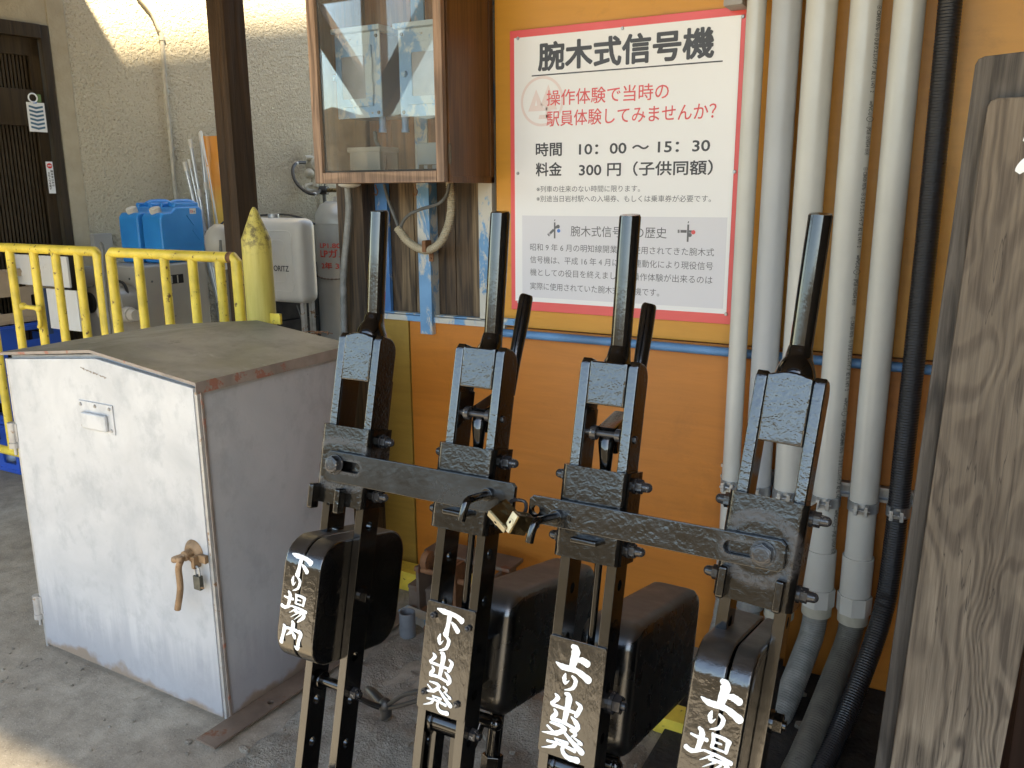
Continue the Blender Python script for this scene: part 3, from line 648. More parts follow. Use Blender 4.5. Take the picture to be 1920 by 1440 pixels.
STROKES={
'下':(1,1,[[(.00,.10,.04),(.25,.14,.15),(.70,.18,.12),(.97,.30,.17)],[(.50,.16,.15),(.47,.6,.12),(.42,.93,.18)],[(.60,.45,.05),(.72,.55,.13),(.86,.70,.15)]]),
'り':(.62,.72,[[(.12,.02,.08),(.06,.30,.26),(.16,.58,.16),(.42,.36,.03)],[(.60,.06,.12),(.88,.28,.24),(.72,.74,.20),(.15,.98,.03)]]),
'上':(1,1,[[(.42,.0,.10),(.52,.14,.20),(.46,.72,.14)],[(.54,.42,.05),(.72,.38,.14),(.88,.44,.15)],[(.0,.66,.03),(.2,.75,.13),(.6,.76,.12),(.96,.95,.17)]]),
'出':(1,1,[[(.42,.0,.08),(.55,.12,.20),(.48,.88,.14)],[(.10,.10,.04),(.20,.20,.15),(.10,.34,.10),(.06,.42,.18)],[(.06,.45,.10),(.50,.47,.09),(.90,.50,.10)],[(.78,.16,.04),(.93,.26,.14),(.90,.40,.14),(.82,.58,.12)],[(.12,.56,.04),(.20,.68,.14),(.08,.84,.12)],[(.08,.88,.13),(.45,.88,.10),(.85,.97,.10)],[(.68,.64,.04),(.84,.76,.15),(.92,.90,.15),(.84,1.04,.10)]]),
'発':(1,1,[[(.14,.04,.05),(.42,.05,.11),(.52,.12,.14)],[(.52,.12,.12),(.32,.32,.13),(-.04,.42,.02)],[(.08,.17,.06),(.24,.30,.08)],[(.48,.18,.06),(.72,.42,.12),(1.0,.66,.17)],[(.66,.08,.07),(.80,.16,.10),(.70,.28,.04)],[(.76,.28,.05),(.96,.40,.10),(.88,.42,.04)],[(.30,.50,.05),(.62,.52,.10)],[(.12,.64,.07),(.45,.62,.08),(.82,.68,.11)],[(.36,.54,.08),(.30,.74,.10),(.0,.90,.02)],[(.58,.54,.10),(.52,.78,.11),(.66,.95,.13),(.92,.94,.17)]]),
'場':(1,1,[[(.06,.22,.05),(.20,.24,.08),(.42,.24,.10)],[(.22,.02,.08),(.30,.14,.15),(.26,.52,.13)],[(.0,.56,.13),(.14,.60,.12),(.42,.48,.03)],[(.52,.04,.06),(.56,.2,.10),(.54,.36,.08)],[(.54,.07,.08),(.74,.07,.09),(.90,.12,.13)],[(.88,.12,.12),(.86,.38,.08)],[(.58,.22,.05),(.74,.22,.05)],[(.56,.36,.06),(.86,.37,.06)],[(.40,.49,.06),(.70,.51,.09),(1.0,.57,.12)],[(.60,.54,.08),(.34,.74,.02)],[(.54,.64,.08),(.88,.64,.10),(.92,.76,.15),(.70,.99,.05)],[(.68,.67,.06),(.42,.88,.02)],[(.80,.70,.06),(.56,.94,.02)]]),
'内':(1,1,[[(.06,.22,.05),(.13,.34,.16),(.08,.66,.12),(.04,.92,.15)],[(.12,.32,.08),(.50,.30,.09),(.88,.34,.12)],[(.88,.32,.12),(.98,.42,.14),(.90,.70,.12),(.88,.98,.15),(.72,.92,.03)],[(.48,.0,.08),(.55,.12,.16),(.48,.40,.12),(.26,.60,.03)],[(.52,.40,.06),(.66,.54,.14),(.70,.62,.10)]]),
}
def brush(g,ch,x0,y0,wd,ht,surf,k0):
    """brush strokes as thin raised paint; surf(a,b,h) maps face coordinates (a right, b down) to space"""
    sx,sy,sts=STROKES[ch]
    for n_,st in enumerate(sts):
        pts=[Vector((a,b,0)) for a,b,_ in st]; ws=[c for *_,c in st]; pts,ws=spline(pts,ws,7)
        hgt=.0007+.00006*(k0+n_); rows=[]
        for i,p in enumerate(pts):
            a=pts[max(i-1,0)]; b=pts[min(i+1,len(pts)-1)]; d=Vector(((b.x-a.x)*wd,(b.y-a.y)*ht,0)).normalized(); nn=Vector((-d.y,d.x,0))
            hw=ws[i]*wd*(.45 if len(sts)>9 else .52 if len(sts)>6 else .62)*(1+.06*math.sin(i*1.9+n_)); c=Vector((x0+p.x*wd,y0+p.y*ht,0)); rows.append((c-nn*hw,c,c+nn*hw))
        # rounded brush ends
        def fan(i,sgn):
            c=rows[i][1]; a=rows[i][0]-c; rad=a.length; j=i-sgn; d=(rows[i][1]-rows[j][1]).normalized(); nn=a.normalized()
            return [c+(nn*math.cos(t)+d*math.sin(t)*.8)*rad for t in [math.pi*q/6 for q in range(1,6)]]
        ring=[r_[0] for r_ in rows]+fan(len(rows)-1,1)+[r_[2] for r_ in rows[::-1]]+[x for x in fan(0,-1)[::-1]]
        bm=g.bm; L=[bm.verts.new(surf(r_[0].x,r_[0].y,hgt*.55)) for r_ in rows]; C=[bm.verts.new(surf(r_[1].x,r_[1].y,hgt)) for r_ in rows]; Rr=[bm.verts.new(surf(r_[2].x,r_[2].y,hgt*.55)) for r_ in rows]
        for i in range(len(rows)-1):
            bm.faces.new((L[i],L[i+1],C[i+1],C[i])); bm.faces.new((C[i],C[i+1],Rr[i+1],Rr[i]))
        for (i,sg,A,B,Cc) in ((len(rows)-1,1,L[-1],Rr[-1],C[-1]),(0,-1,L[0],Rr[0],C[0])):
            f=[bm.verts.new(surf(q.x,q.y,hgt*.55)) for q in fan(i,sg)]; ch_=[A]+f+[B]
            for k in range(len(ch_)-1): bm.faces.new((ch_[k],ch_[k+1],Cc))
    return k0+len(sts)

def rrect(v0,v1,w0,w1,r,n=8):
    pts=[]
    for (cx,cy,a0) in ((v1-r,w0+r,-90),(v1-r,w1-r,0),(v0+r,w1-r,90),(v0+r,w0+r,180)):
        for k in range(n+1):
            a=R(a0+90*k/n); pts.append((cx+r*math.cos(a),cy+r*math.sin(a)))
    return pts
def block(u0,u1,prof,bev): # extruded side profile
    g=G(); g.poly([P(u0,v,w_) for v,w_ in prof],(u1-u0,0,0),bev,3); return g
def frontsurf(v1,w0,r,off=0):
    """arc length b measured down the front from the start of the top round"""
    arc=r*math.pi/2
    def f(u,b,h):
        if b<arc: a=-math.pi/2+b/r; return P(u,v1-r+(r+h)*math.cos(a),w0+r+(r+h)*math.sin(a))
        return P(u,v1+h,w0+r+(b-arc))
    return f

def make_lever(i,label,kind):
    t=thing('signal_lever',label,'lever',mat=levM(i),group='four black semaphore signal levers in a row')
    hm='cast' if i in (0,3) else 'cast'
    # two side bars
    for s in (-1,1):
        u0,u1=(.0300,.0460) if s>0 else (-.0460,-.0300)
        g=G(); g.bb(u0,u1,-.014,.034,LB-1.45,LB-.30,.0016)
        c=G(); n_=12
        for k in range(n_): 
            ww=.560+k*.078+(.02 if s<0 else 0)
            if i in(0,3) and .60<ww<.78: continue
            c.cyl((u0-.01,.008,LB-ww),(u1+.01,.008,LB-ww),.0085,seg=20)
        g=cut(g,c); g.obj('side_bar','rail' ,t)
        # thicker cheek of the forged head
        big = .32 if i in (0,3) else .30
        prof=[(.018,.232),(.019,.40),(-.030,.40),(-.032,.250)]+[(-.032+.026*(1-math.cos(R(a))),.250-.026*math.sin(R(a))) for a in (20,40,60,80,90)]+[(.010,.222)]
        g=G(); a0,a1=(.0305,.0468) if s>0 else (-.0468,-.0305)
        g.poly([P(a0,v,w_) for v,w_ in prof],(a1-a0,0,0),.003,3); g.obj('head_cheek','castf' if i in (1,2) else 'cast',t)
    cb=.305 if i in (0,) else (.318 if i==3 else .292)
    # centre casting with rounded shoulders
    arch=.007 if i in (0,3) else .0
    pr=[(-.0302,cb),(-.0302,.226)]+([( -.0302+.0604*k/8,.226-arch*math.sin(math.pi*k/8)) for k in range(1,8)])+[(.0302,.226),(.0302,cb)]
    g=G(); g.poly([P(u,.0192,w_) for u,w_ in pr],(0,.045,0),.003,3)
    g.obj('head','cast',t)
    # round grip
    hr=.0165
    bz=.205 if i in (1,2) else .186
    g=G(); pts=[P(0,.000,.0),P(0,-.001,.003),P(0,-.006,.05),P(0,-.013,.11),P(0,-.022,bz),P(0,-.023,.222)]
    g.tube(pts,[hr*.90,hr,hr,hr*.99,hr*.95,hr*.95],28); g.obj('grip','black',t)
    g=G()
    if i in (0,3):
        g.tube([P(0,-.020,bz-.004),P(0,-.019,bz+.012),P(0,-.016,.214),P(0,-.017,.236)],[hr*.98,hr*1.15,.026,.031],24,4)
        g.xf(Matrix.Translation((0,0,0)))
    else: g.tube([P(0,-.020,bz-.004),P(0,-.018,.218),P(0,-.016,.230)],[hr*.98,hr*1.12,.024],24,3)
    g.obj('grip_neck','black',t)
    # channel bracket
    w0,w1=(.387,.526) if i<3 else (.392,.539)
    cs=(-.054,.054)
    def U(hw,v0,v1,th,r):
        o=[(-hw,v0)]+[(-hw+r-r*math.cos(R(a)),v1-r+r*math.sin(R(a))) for a in range(0,91,15)]+[(hw-r+r*math.sin(R(a)),v1-r+r*math.cos(R(a))) for a in range(0,91,15)]+[(hw,v0)]
        inn=[(hw-th,v0),(hw-th,v1-th),(-hw+th,v1-th),(-hw+th,v0)]
        return o+inn
    g=G(); bm2=bmesh.new()
    o_=U(.054,-.034,.032,.0075,.014)
    f=[bm2.verts.new(P(u,v,w0)) for u,v in o_]; n_=len(f)
    f2=[bm2.verts.new(P(u,v,w1)) for u,v in o_]
    for k in range(n_): bm2.faces.new((f[k],f[(k+1)%n_],f2[(k+1)%n_],f2[k]))
    # caps as quads around the U
    no=n_-4; mid=no//2
    def cap(F):
        ou=F[:no]; a,b,c,d=F[no:]
        bm2.faces.new([ou[0]]+ou[1:mid]+[c,d]); bm2.faces.new([c]+ou[mid-1:mid+1]+[b]); bm2.faces.new(ou[mid:]+[a,b])
    cap(f); cap(f2)
    bmesh.ops.recalc_face_normals(bm2,faces=bm2.faces); g._add(bm2)
    g.obj('bracket','brk' if i in (1,2) else 'brk%d'%i,t)
    # bracket bolts: acorn nuts each side
    for ww in (w0+.020,w1-.022):
        g=G(); x=.052
        g.cyl(P(-x-.001,-.008,ww),P(-x-.005,-.008,ww),.0125,seg=20); g.hexn(P(-x-.004,-.008,ww),P(-x-.014,-.008,ww),.011,dome=.012); g.obj('acorn_nut','chrome',t)
        g=G()
        g.cyl(P(x+.001,-.008,ww),P(x+.0045,-.008,ww),.0125,seg=20); g.hexn(P(x+.004,-.008,ww),P(x+.014,-.008,ww),.011,dome=.014); g.obj('acorn_nut','chrome',t)
    # lugs under the bar
    if i in (0,3):
        for u0,u1 in ((-.053,-.041),(.006,.018)) if i==0 else ((-.046,-.034),(.030,.042)):
            g=G(); g.bb(u0,u1,-.050,-.030,LB-.538,LB-.494,.004,3); g.obj('lug','brk',t)
    else:
        g=G(); g.bb(-.018,.024,-.052,-.030,LB-.499,LB-.490,.003,3); g.obj('lug','brk',t)
    if kind=='weight':
        r_=.050; prof=rrect(-.150,.092,.582,.800,r_); su=-.012
        wm='weight' if i==0 else 'weight4'
        if i==3: prof=rrect(-.155,.095,.588,.85,.045); r_=.045
        gw=thing  # keep two halves as parts
        for (a,b) in ((-.052,su-.0008),(su+.0008,.0295)) if i==0 else ((-.048,-.0028),(-.0012,.0295)):
            block(a,b,prof,.005).obj('counterweight_half',wm,t)
        if i==3: block(.0292,.0298,rrect(-.14,.08,.60,.83,.04),0).obj('counterweight_rim',wm,t)
        g=G(); fs=frontsurf(.092 if i==0 else .095,.582 if i==0 else .588,r_)
        if i==0:
            k=brush(g,'下',-.038,.054,.046,.040,fs,0); k=brush(g,'り',-.029,.094,.020,.026,fs,k); k=brush(g,'場',-.046,.122,.055,.048,fs,k); k=brush(g,'内',-.040,.171,.044,.043,fs,k)
        else:
            k=brush(g,'上',-.030,.068,.055,.044,fs,0); k=brush(g,'り',-.016,.110,.021,.025,fs,k); k=brush(g,'場',-.039,.136,.060,.056,fs,k); k=brush(g,'内',-.038,.198,.054,.056,fs,k)
        g.obj('painted_lettering','white_paint',t)
        g=G(); ww=.684 if i==0 else .70; g.cyl(P(.045,-.012,ww),P(.050,-.012,ww),.016); g.hexn(P(.049,-.012,ww),P(.062,-.012,ww),.0145); g.cyl(P(.06,-.012,ww),P(.066,-.012,ww),.007); g.obj('weight_bolt','black',t)
    else:
        g=G(); g.poly([P(u,.0145,w_) for u,w_ in ((-.047,.652),(-.047,.828),(-.043,.832),(.045,.832),(.047,.828),(.047,.655),(.044,.651),(-.044,.651))],(0,-.0035,0),.0008); pl=g.obj('name_plate','plate',t)
        g=G(); fs=lambda u,b,h: P(u,.0182+h,.651+b)
        if i==1:
            k=brush(g,'下',-.026,.006,.050,.046,fs,0); k=brush(g,'り',-.018,.050,.023,.028,fs,k); k=brush(g,'出',-.030,.080,.046,.046,fs,k); k=brush(g,'発',-.033,.130,.052,.047,fs,k)
        else:
            k=brush(g,'上',-.032,.009,.058,.046,fs,0); k=brush(g,'り',-.017,.052,.023,.026,fs,k); k=brush(g,'出',-.033,.082,.052,.050,fs,k); k=brush(g,'発',-.040,.130,.066,.048,fs,k)
        g.obj('painted_lettering','white_paint',pl)
        for (u,ww) in ((-.032,.674),(.036,.680),(-.034,.802),(.030,.806)) if i==1 else ():
            g=G(); g.hexn(P(u,.018,ww),P(u,.0225,ww),.0062); g.sph(P(u,.0225,ww),.0038); g.obj('plate_bolt','chrome',pl)
        # long weight carried on the back of the lever
        prof=rrect(-.500,-.105,.648,.872,.042)
        block(-.050,.050,prof,.022).obj('long_weight','case',t)
        g=G(); g.bb(-.026,.026,.02,.13,LB-.80,LB-.72,.004); g.obj('weight_arm','rail',t)
        g=G(); ww=.745
        g.cyl(P(.046,-.03,ww),P(.052,-.03,ww),.017); g.hexn(P(.051,-.03,ww),P(.064,-.03,ww),.0145); g.cyl(P(.062,-.03,ww),P(.070,-.03,ww),.0075)
        if i==2: g.obj('weight_bolt','chrome',t)
        # hangers under the weight
        g=G(); g.cyl(P(-.02,-.13,.885),P(.03,-.13,.885),.012,seg=16); g.tube([P(.0,-.13,.885),P(-.004,-.10,.94),P(-.02,-.06,1.01)],[.010,.009,.011],10,3); g.cyl(P(.01,-.17,.87),P(.01,-.17,.98),.014,seg=12); g.cyl(P(.01,-.17,.96),P(.01,-.17,1.0),.020,seg=6,bev=.002); g.sph(P(.03,-.13,.885),.013); g.obj('weight_hanger','black',t)
        # catch handle behind and its crank seen through the head
        g=G(); g.tube([P(.010,-.082,.300),P(.010,-.088,.240),P(.008,-.103,.17),P(.006,-.112,.128),P(.006,-.113,.122)],[.010,.011,.0125,.0125,.008],14,4)
        g.obj('catch_handle','black',t)
        g=G(); g.tube([P(.010,-.082,.305),P(.006,-.060,.322),P(0,-.012,.340),P(.004,-.006,.40),P(.010,-.006,.55),P(.012,-.006,.85)],[.010,.013,.015,.008,.006,.006],12,4)
        g.poly([P(-.014,.004,.325),P(-.014,-.06,.30),P(-.014,-.075,.325),P(-.014,-.02,.365)],(.030,0,0),.004); g.obj('catch_crank','black',t)
        g=G(); g.cyl(P(-.031,.004,.335),P(.031,.004,.335),.0050,seg=14); g.cyl(P(-.022,.004,.335),P(-.012,.004,.335),.0115,seg=18,bev=.002); g.cyl(P(.018,.004,.335),P(.027,.004,.335),.010,seg=18,bev=.002); g.hexn(P(.046,.0,.338),P(.050,.0,.338),.006); g.obj('crank_pin','chrome',t)
    # pivot roller between bars
    wp=.856
    g=G(); g.cyl(P(-.030,-.012,wp),P(.030,-.012,wp),.009 if i in(0,3) else .019,seg=20); g.cyl(P(-.027,-.012,wp),P(-.021,-.012,wp),.017 if i in (0,3) else .024,seg=20,bev=.002)
    if i in (1,2): 
        g.bb(-.026,-.014,.0,.03,LB-1.2,LB-wp,.002); g.bb(.014,.026,.0,.03,LB-1.2,LB-wp,.002)
    g.obj('roller','black',t)
    g=G(); g.hexn(P(.046,-.012,wp+.004),P(.058,-.012,wp+.004),.011,dome=0); g.cyl(P(.056,-.012,wp+.004),P(.064,-.012,wp+.004),.006); g.obj('roller_nut','chrome',t)
    # foot
    g=G(); g.bb(-.06,.06,-.05,.07,-.005,.05,.008); g.obj('foot','black',t)
    return t
LV=[make_lever(0,'leftmost black signal lever, rounded weight lettered 下り場内 at its front','weight'),
    make_lever(1,'second black signal lever from the left, plate lettered 下り出発','plate'),
    make_lever(2,'third black signal lever, plate lettered 上り出発, just right of the brass padlocks','plate'),
    make_lever(3,'rightmost black signal lever before the white pipes, weight lettered 上り場内','weight')]
# locking bars
def make_bar(i,u0,u1,w0,w1,slot,bolt,hole,pin,label,off=0,tilt=0,mat='bar'):
    Mx=levM(i)
    t=thing('locking_bar',label,'locking bar',mat=Mx,group='flat steel locking bars across the levers')
    g=G(); r_=.006
    pts=[(u0+r_,w0),(u1-r_,w0),(u1,w0+r_),(u1,w1-r_),(u1-r_,w1),(u0+r_,w1),(u0,w1-r_),(u0,w0+r_)]
    g.poly([P(u,.036,w_) for u,w_ in pts],(0,-.010,0),.0014)
    c=G(); (s0,s1,sw,sr)=slot
    c.poly([P(s0+sr*math.cos(R(a)),.02,sw+sr*math.sin(R(a))) for a in range(90,271,15)]+[P(s1+sr*math.cos(R(a)),.02,sw+sr*math.sin(R(a))) for a in range(-90,91,15)],(0,-.04,0))
    c.cyl(P(hole[0],.02,hole[1]),P(hole[0],.07,hole[1]),.007)
    g=cut(g,c); b=g.obj('bar',mat+str(i),t)
    g=G(); bu,bw=bolt; g.cyl(P(bu,.046,bw),P(bu,.049,bw),.0172,seg=24,bev=.001); g.hexn(P(bu,.049,bw),P(bu,.060,bw),.0150); g.cyl(P(bu,.060,bw),P(bu,.0612,bw),.0115,.009,20)
    g.obj('bolt','chrome',t)
    g=G(); g.tube(pin,.0062,14,5); g.cyl(pin[0]+Vector((0,0,0)),pin[0]+Vector((0,-.007,0)),.0105,seg=18,bev=.001); g.obj('locking_pin','black',t)
    return t
b1=make_bar(0,-.020,.248+.106,.431,.484,(-.010,.044,.454,.0095),(.000,.4535),(.248+.088,.466),
  [P(.248+.060,.046,.455),P(.248+.058,.085,.458),P(.248+.056,.100,.462),P(.248+.054,.104,.475),P(.248+.052,.105,.492)],'flat black locking bar between the two left levers, brass lock at its right end')
b2=make_bar(2,-.094,.259+.028,.440,.482,(.259-.044,.259+.006,.461,.0095),(.259+.000,.461),(-.082,.462),
  [P(-.046,.046,.466),P(-.050,.085,.467),P(-.053,.100,.470),P(-.056,.104,.483),P(-.058,.105,.500)],'textured black locking bar between the two right levers, brass lock at its left end',mat='barb')
# brass padlocks, shackled through the bar ends and through each other
def padlock(label,face_a,face_b,back,hook,dep):
    t=wthing('padlock',label,'padlock',(face_a+face_b)/2,'pair of brass padlocks between the bars')
    x=(face_b-face_a); W=x.length; x.normalize(); y=(back-(face_a+face_b)/2); H=y.length; y=(y-x*y.dot(x)).normalized(); z=x.cross(y)
    if z.y>0: z=-z
    c=(face_a+face_b)/2
    m=Matrix((x,y,z)).transposed().to_4x4(); m.translation=c
    g=G(); g.box((0,H*.5,0),(W,H,dep),.0025,seg=3); g.xf(m); g.obj('body','brass',t)
    g=G(); g.box((0,-.0006,0),(W*.94,.002,dep*.88),.0008); g.cyl((0,-.0015,0),(0,-.0025,0),.0055,seg=20); g.xf(m); f=g.obj('key_face','brassface',t)
    g=G(); g.box((0,-.003,0),(.0045,.0012,.0012)); g.cyl((0,-.002,0),(0,-.0031,0),.0018,seg=10); g.xf(m); g.obj('keyhole','dark',f)
    hk=m.inverted()@hook
    g=G(); g.tube([(-W*.30,H-.002,0),(-W*.32,H+.012,0),(0,H+.024,0),(W*.32,H+.012,0),(W*.30,H-.002,0)],.0028,10,5); g.xf(m); g.obj('shackle','chrome',t)
nrm=levM(0).to_3x3()@Vector((0,-1,0))
def onbar(px,py,off): return hit(px,py,levM(1)@P(0,off,.46),nrm)
padlock('left brass padlock on the left locking bar, key face down right',onbar(915,960,.092),onbar(948,996,.092),onbar(950,946,.066),onbar(938,930,.05),.014)
padlock('right brass padlock on the right locking bar, leaning against the other lock',onbar(949,996,.092),onbar(968,962,.092),onbar(994,966,.064),onbar(1001,946,.05),.016)

# iron lever stand at the lever feet with curved quadrant plates
st=wthing('lever_stand','black cast iron stand at the feet of the signal levers','stand',(-.6,.93,0))
for i in range(4):
    T=levM(i)@Vector((0,0,0)); x=T.x
    for s in (-1,1):
        g=G(); cy,cz=.80,.02; r1,r2=.40,.34
        pts=[(x+s*.060-.006,cy+r1*math.cos(R(a)),cz+r1*math.sin(R(a))) for a in range(0,181,10)]+[(x+s*.060-.006,cy+r2*math.cos(R(a)),cz+r2*math.sin(R(a))) for a in range(180,-1,-10)]
        g.poly(pts,(.012,0,0),.002); g.obj('quadrant','black',st)
g=G(); g.bb(-1.08,.0,.42,.52,0,.06,.006); g.bb(-1.08,.0,1.08,1.18,0,.05,.006); g.obj('base_bar','black',st)
# black signal wires low between levers 1 and 2
g=G(); a=levM(0)@P(.05,-.02,.868); q=levM(1)@P(-.05,-.02,.815)
j=atY(722,1323,1.12)
g.tube([a,a+(j-a)*.5+Vector((0,0,-.004)),j,j+(q-j)*.5+Vector((0,0,.008)),q],.0042,8,5); g.tube([j+Vector((0,.01,-.012))+(a-j)*1.,j+Vector((0,0,-.006)),q+Vector((0,0,-.014))],.0042,8,5)
g.tube([atY(690,1292,1.14),atY(700,1300,1.13),j],[.007,.0085,.010],10,3); g.sph(j,.013,1,1,1.2); g.tube([j,atY(724,1338,1.12),atY(716,1348,1.12)],[.012,.011,.005],10,3)
tag(g.obj('signal_wire','hose'),'black signal wires with a knotted clamp beside the leftmost lever','wire')
# =================================================================== WOODEN METER CABINET
XR=atY(925,345,YW).x; YF=atX(843,345,XR).y; XLc=atY(600,345,YF).x; ZB=atY(720,343,YF).z; ZT=2.30
mc=wthing('meter_cabinet','wooden wall cabinet with a glass door showing two blue meter boxes','cabinet',((XLc+XR)/2,YW,ZB))
fwd=.036; zf=ZB; 
ix0=atY(612,300,YF).x; ix1=atY(825,300,YF).x; iz0=atY(720,322,YF).z
g=G(); g.bb(XLc,ix0,YF-.022,YF,zf,ZT,.003); g.obj('door_stile','frame',mc)
g=G(); g.bb(ix1,XR-.004,YF-.022,YF,zf,ZT,.003); fr=g.obj('door_stile','frame',mc)
g=G(); g.bb(ix0+.0005,ix1-.0005,YF-.0215,YF-.0005,zf,iz0,.003); g.obj('door_rail','frameh',mc); g=G(); g.bb(ix0+.0005,ix1-.0005,YF-.0215,YF-.0005,ZT-.04,ZT,.003); g.obj('door_rail','frameh',mc)
g=G(); g.bb(ix0-.004,ix1+.004,YF-.012,YF-.008,iz0-.004,ZT-.036); g.obj('glass_pane','glass',mc)
g=G(); g.bb(ix0,ix1,YF-.008,YF-.004,iz0,iz0+.006); g.bb(ix0,ix0+.006,YF-.008,YF-.004,iz0,ZT-.04); g.obj('glazing_bead','dark',fr)
g=G(); g.bb(XR-.018,XR,YF+.004,YW-.012,zf+.012,ZT,.002); g.obj('side_board','side',mc)
g=G(); g.bb(XR-.016,XR+.004,YF+.010,YW+.0,zf-.002,zf+.018,.002); g.bb(XR,XR+.004,YW-.020,YW,zf,ZT); g.bb(XR-.001,XR+.0015,YF+.002,YF+.012,zf+.0,ZT); g.obj('side_trim','side',mc)
g=G(); g.bb(XLc,XLc+.018,YF+.002,YW-.012,zf,ZT,.002); g.bb(XLc+.019,XR-.019,YF+.004,YW-.012,zf+.001,zf+.016); g.bb(XLc,XR,YF,YW,ZT,ZT+.02); g.obj('carcass','side',mc)
g=G(); n_=5
for k in range(n_):
    a=XLc+.019+(XR-XLc-.038)*k/n_; g=G(); g.bb(a+.0006,a+(XR-XLc-.038)/n_-.0006,YW-.014,YW-.004,zf+.016,ZT,.001); g.obj('back_board','inner',mc)
for z_ in (atX(852,290,XR).z,):
    g=G(); g.bb(XR,XR+.003,YF-.004,YF+.012,z_-.025,z_+.03,.001); g.cyl((XR+.003,YF+.002,z_-.028),(XR+.003,YF+.002,z_+.032),.004); g.obj('hinge','copper',mc)
g=G(); z_=atY(585,140,YF).z; g.bb(XLc-.004,XLc,YF-.018,YF+.008,z_-.02,z_+.02); g.obj('hinge','copper',mc)
# meter boxes inside
def mbox(x0,x1,z0,z1,yf,label,third=False):
    t=wthing('meter_box',label,'meter box',((x0+x1)/2,YW-.015,z0),'blue meter boxes inside the wooden cabinet')
    g=G(); g.bb(x0+.006,x1-.006,yf+.012,YW-.016,z0+.004,z1-.004); g.obj('case','bluedark',t)
    g=G(); g.bb(x0,x1,yf+.006,yf+.012,z0,z1,.002); fp=g.obj('face_plate','bluebox',t)
    g=G(); g.bb(x0-.008,x1+.012,yf-.012,YW-.03,z1+.001,z1+.016,.002); g.obj('top_hood','bluebox',t)
    a,b,c,d=x0+.030,x1-.030,z0+.035,z1-.040
    g=G(); g.bb(a,b,yf-.002,yf+.006,c,d,.002); k=G(); k.bb(a+.022,b-.026,yf-.02,yf+.02,c+.024,d-.030,.006); g=cut(g,k); dr_=g.obj('inspection_door','bluebox',t)
    g=G(); g.bb(a+.018,b-.022,yf+.0015,yf+.004,c+.02,d-.026); g.obj('meter_glass','mglass',dr_)
    g=G(); 
    for zz in (c+.05,d-.06): g.cyl((b+.002,yf-.002,zz-.022),(b+.002,yf-.002,zz+.022),.0035)
    g.cyl((a-.002,yf+.002,(c+d)/2),(a-.002,yf-.012,(c+d)/2),.010,.008,14); g.obj('knob','bluebox',dr_)
    g=G()
    for xx in (x0+.013,x1-.013):
        for zz in (z0+.014,z1-.014): g.cyl((xx,yf+.006,zz),(xx,yf+.002,zz),.006,.0045,12)
    g.obj('screw','cable',fp)
    return t
yb=2.27
def mx(px,py,y=yb): return atY(px,py,y)
mbox(mx(618,150).x,mx(712,150).x,mx(660,222).z,mx(660,62).z,yb,'left blue metal meter box behind the cabinet glass')
mbox(mx(747,150).x,XR-.03,mx(790,217).z,mx(790,50).z,yb,'right blue metal meter box behind the cabinet glass')
g=G()
for px in (703,746,822): 
    q=mx(px,228); g.cyl((q.x,yb+.04,q.z+.02),(q.x,yb+.04,mx(px,246).z),.011); g.cyl((q.x,yb+.04,mx(px,240).z),(q.x,yb+.04,mx(px,247).z),.013)
tag(g.obj('cable_gland','blue_pipe'),'blue cable glands under the blue meter boxes','cable gland')
g=G(); g.tube([mx(703,247,2.32),mx(705,265,2.33),mx(714,280,2.33),mx(722,296,2.33),mx(722,322,2.33)],.006,8,5); tag(g.obj('meter_cable','cable'),'grey cable dropping from the left meter box','cable')
g=G(); a=mx(655,285,2.30);b=mx(713,322,2.30); g.bb(a.x,b.x,2.30,2.40,ZB+.017,a.z,.004); g.bb(a.x-.006,b.x+.006,2.294,2.40,a.z-.002,a.z+.014,.003); tag(g.obj('terminal_box','beige'),'small cream junction box at the bottom of the wooden cabinet','junction box')
g=G(); a=mx(781,268,2.26); g.bb(a.x,XR-.03,2.26,2.40,ZB+.017,a.z,.003); q=g.obj('switch_box','gbox'); tag(q,'grey blue steel box with small hinges low in the cabinet','switch box')
g=G()
for px in (790,806,): 
    for py in (311,315): 
        s_=mx(px,py,2.258); g.bb(s_.x-.008,s_.x+.008,2.256,2.26,s_.z-.004,s_.z+.004,.001)
s_=mx(803,309,2.258); g.bb(s_.x-.030,s_.x+.045,2.2575,2.2598,s_.z-.001,s_.z+.001); g.obj('small_hinge','copper',q)
# =================================================================== cables and corrugated tube under it
YC=YW-.055
def tc(px,py,y=YC): return atY(px,py,y)
g=G(); g.tube([tc(843,342),tc(846,372),tc(845,400),tc(838,430),tc(825,455),tc(806,468),tc(786,466),tc(764,452),tc(750,434),tc(745,427)],.0135,14,14,ribs=.0075,ribamp=.09)
tag(g.obj('corrugated_tube','flexc'),'beige corrugated cable tube looping below the wooden cabinet','tube')
g=G(); a=tc(796,462,YC-.012); g.bb(a.x-.008,a.x+.008,YC-.018,YC+.02,a.z-.02,a.z+.020,.004); b=tc(800,484,YC); g.bb(b.x-.011,b.x+.007,YW-.026,YW-.0225,b.z-.014,a.z,.002); g.cyl((b.x-.003,YW-.031,b.z-.003),(b.x-.003,YW-.026,b.z-.003),.004); tag(g.obj('pipe_clip','rust'),'rusty clip holding the beige corrugated tube','clip')
g=G(); g.tube([tc(720,345),tc(728,375),tc(738,402),tc(748,428)],.0055,8,5); g.tube([tc(842,345,YC-.02),tc(836,368,YC-.02),tc(820,383,YC-.02),tc(790,392,YC-.02),tc(768,402,YC-.01),tc(756,415),tc(750,430)],.0055,8,5)
tag(g.obj('power_cable','cable'),'thin grey cables running into the beige corrugated tube','cable')
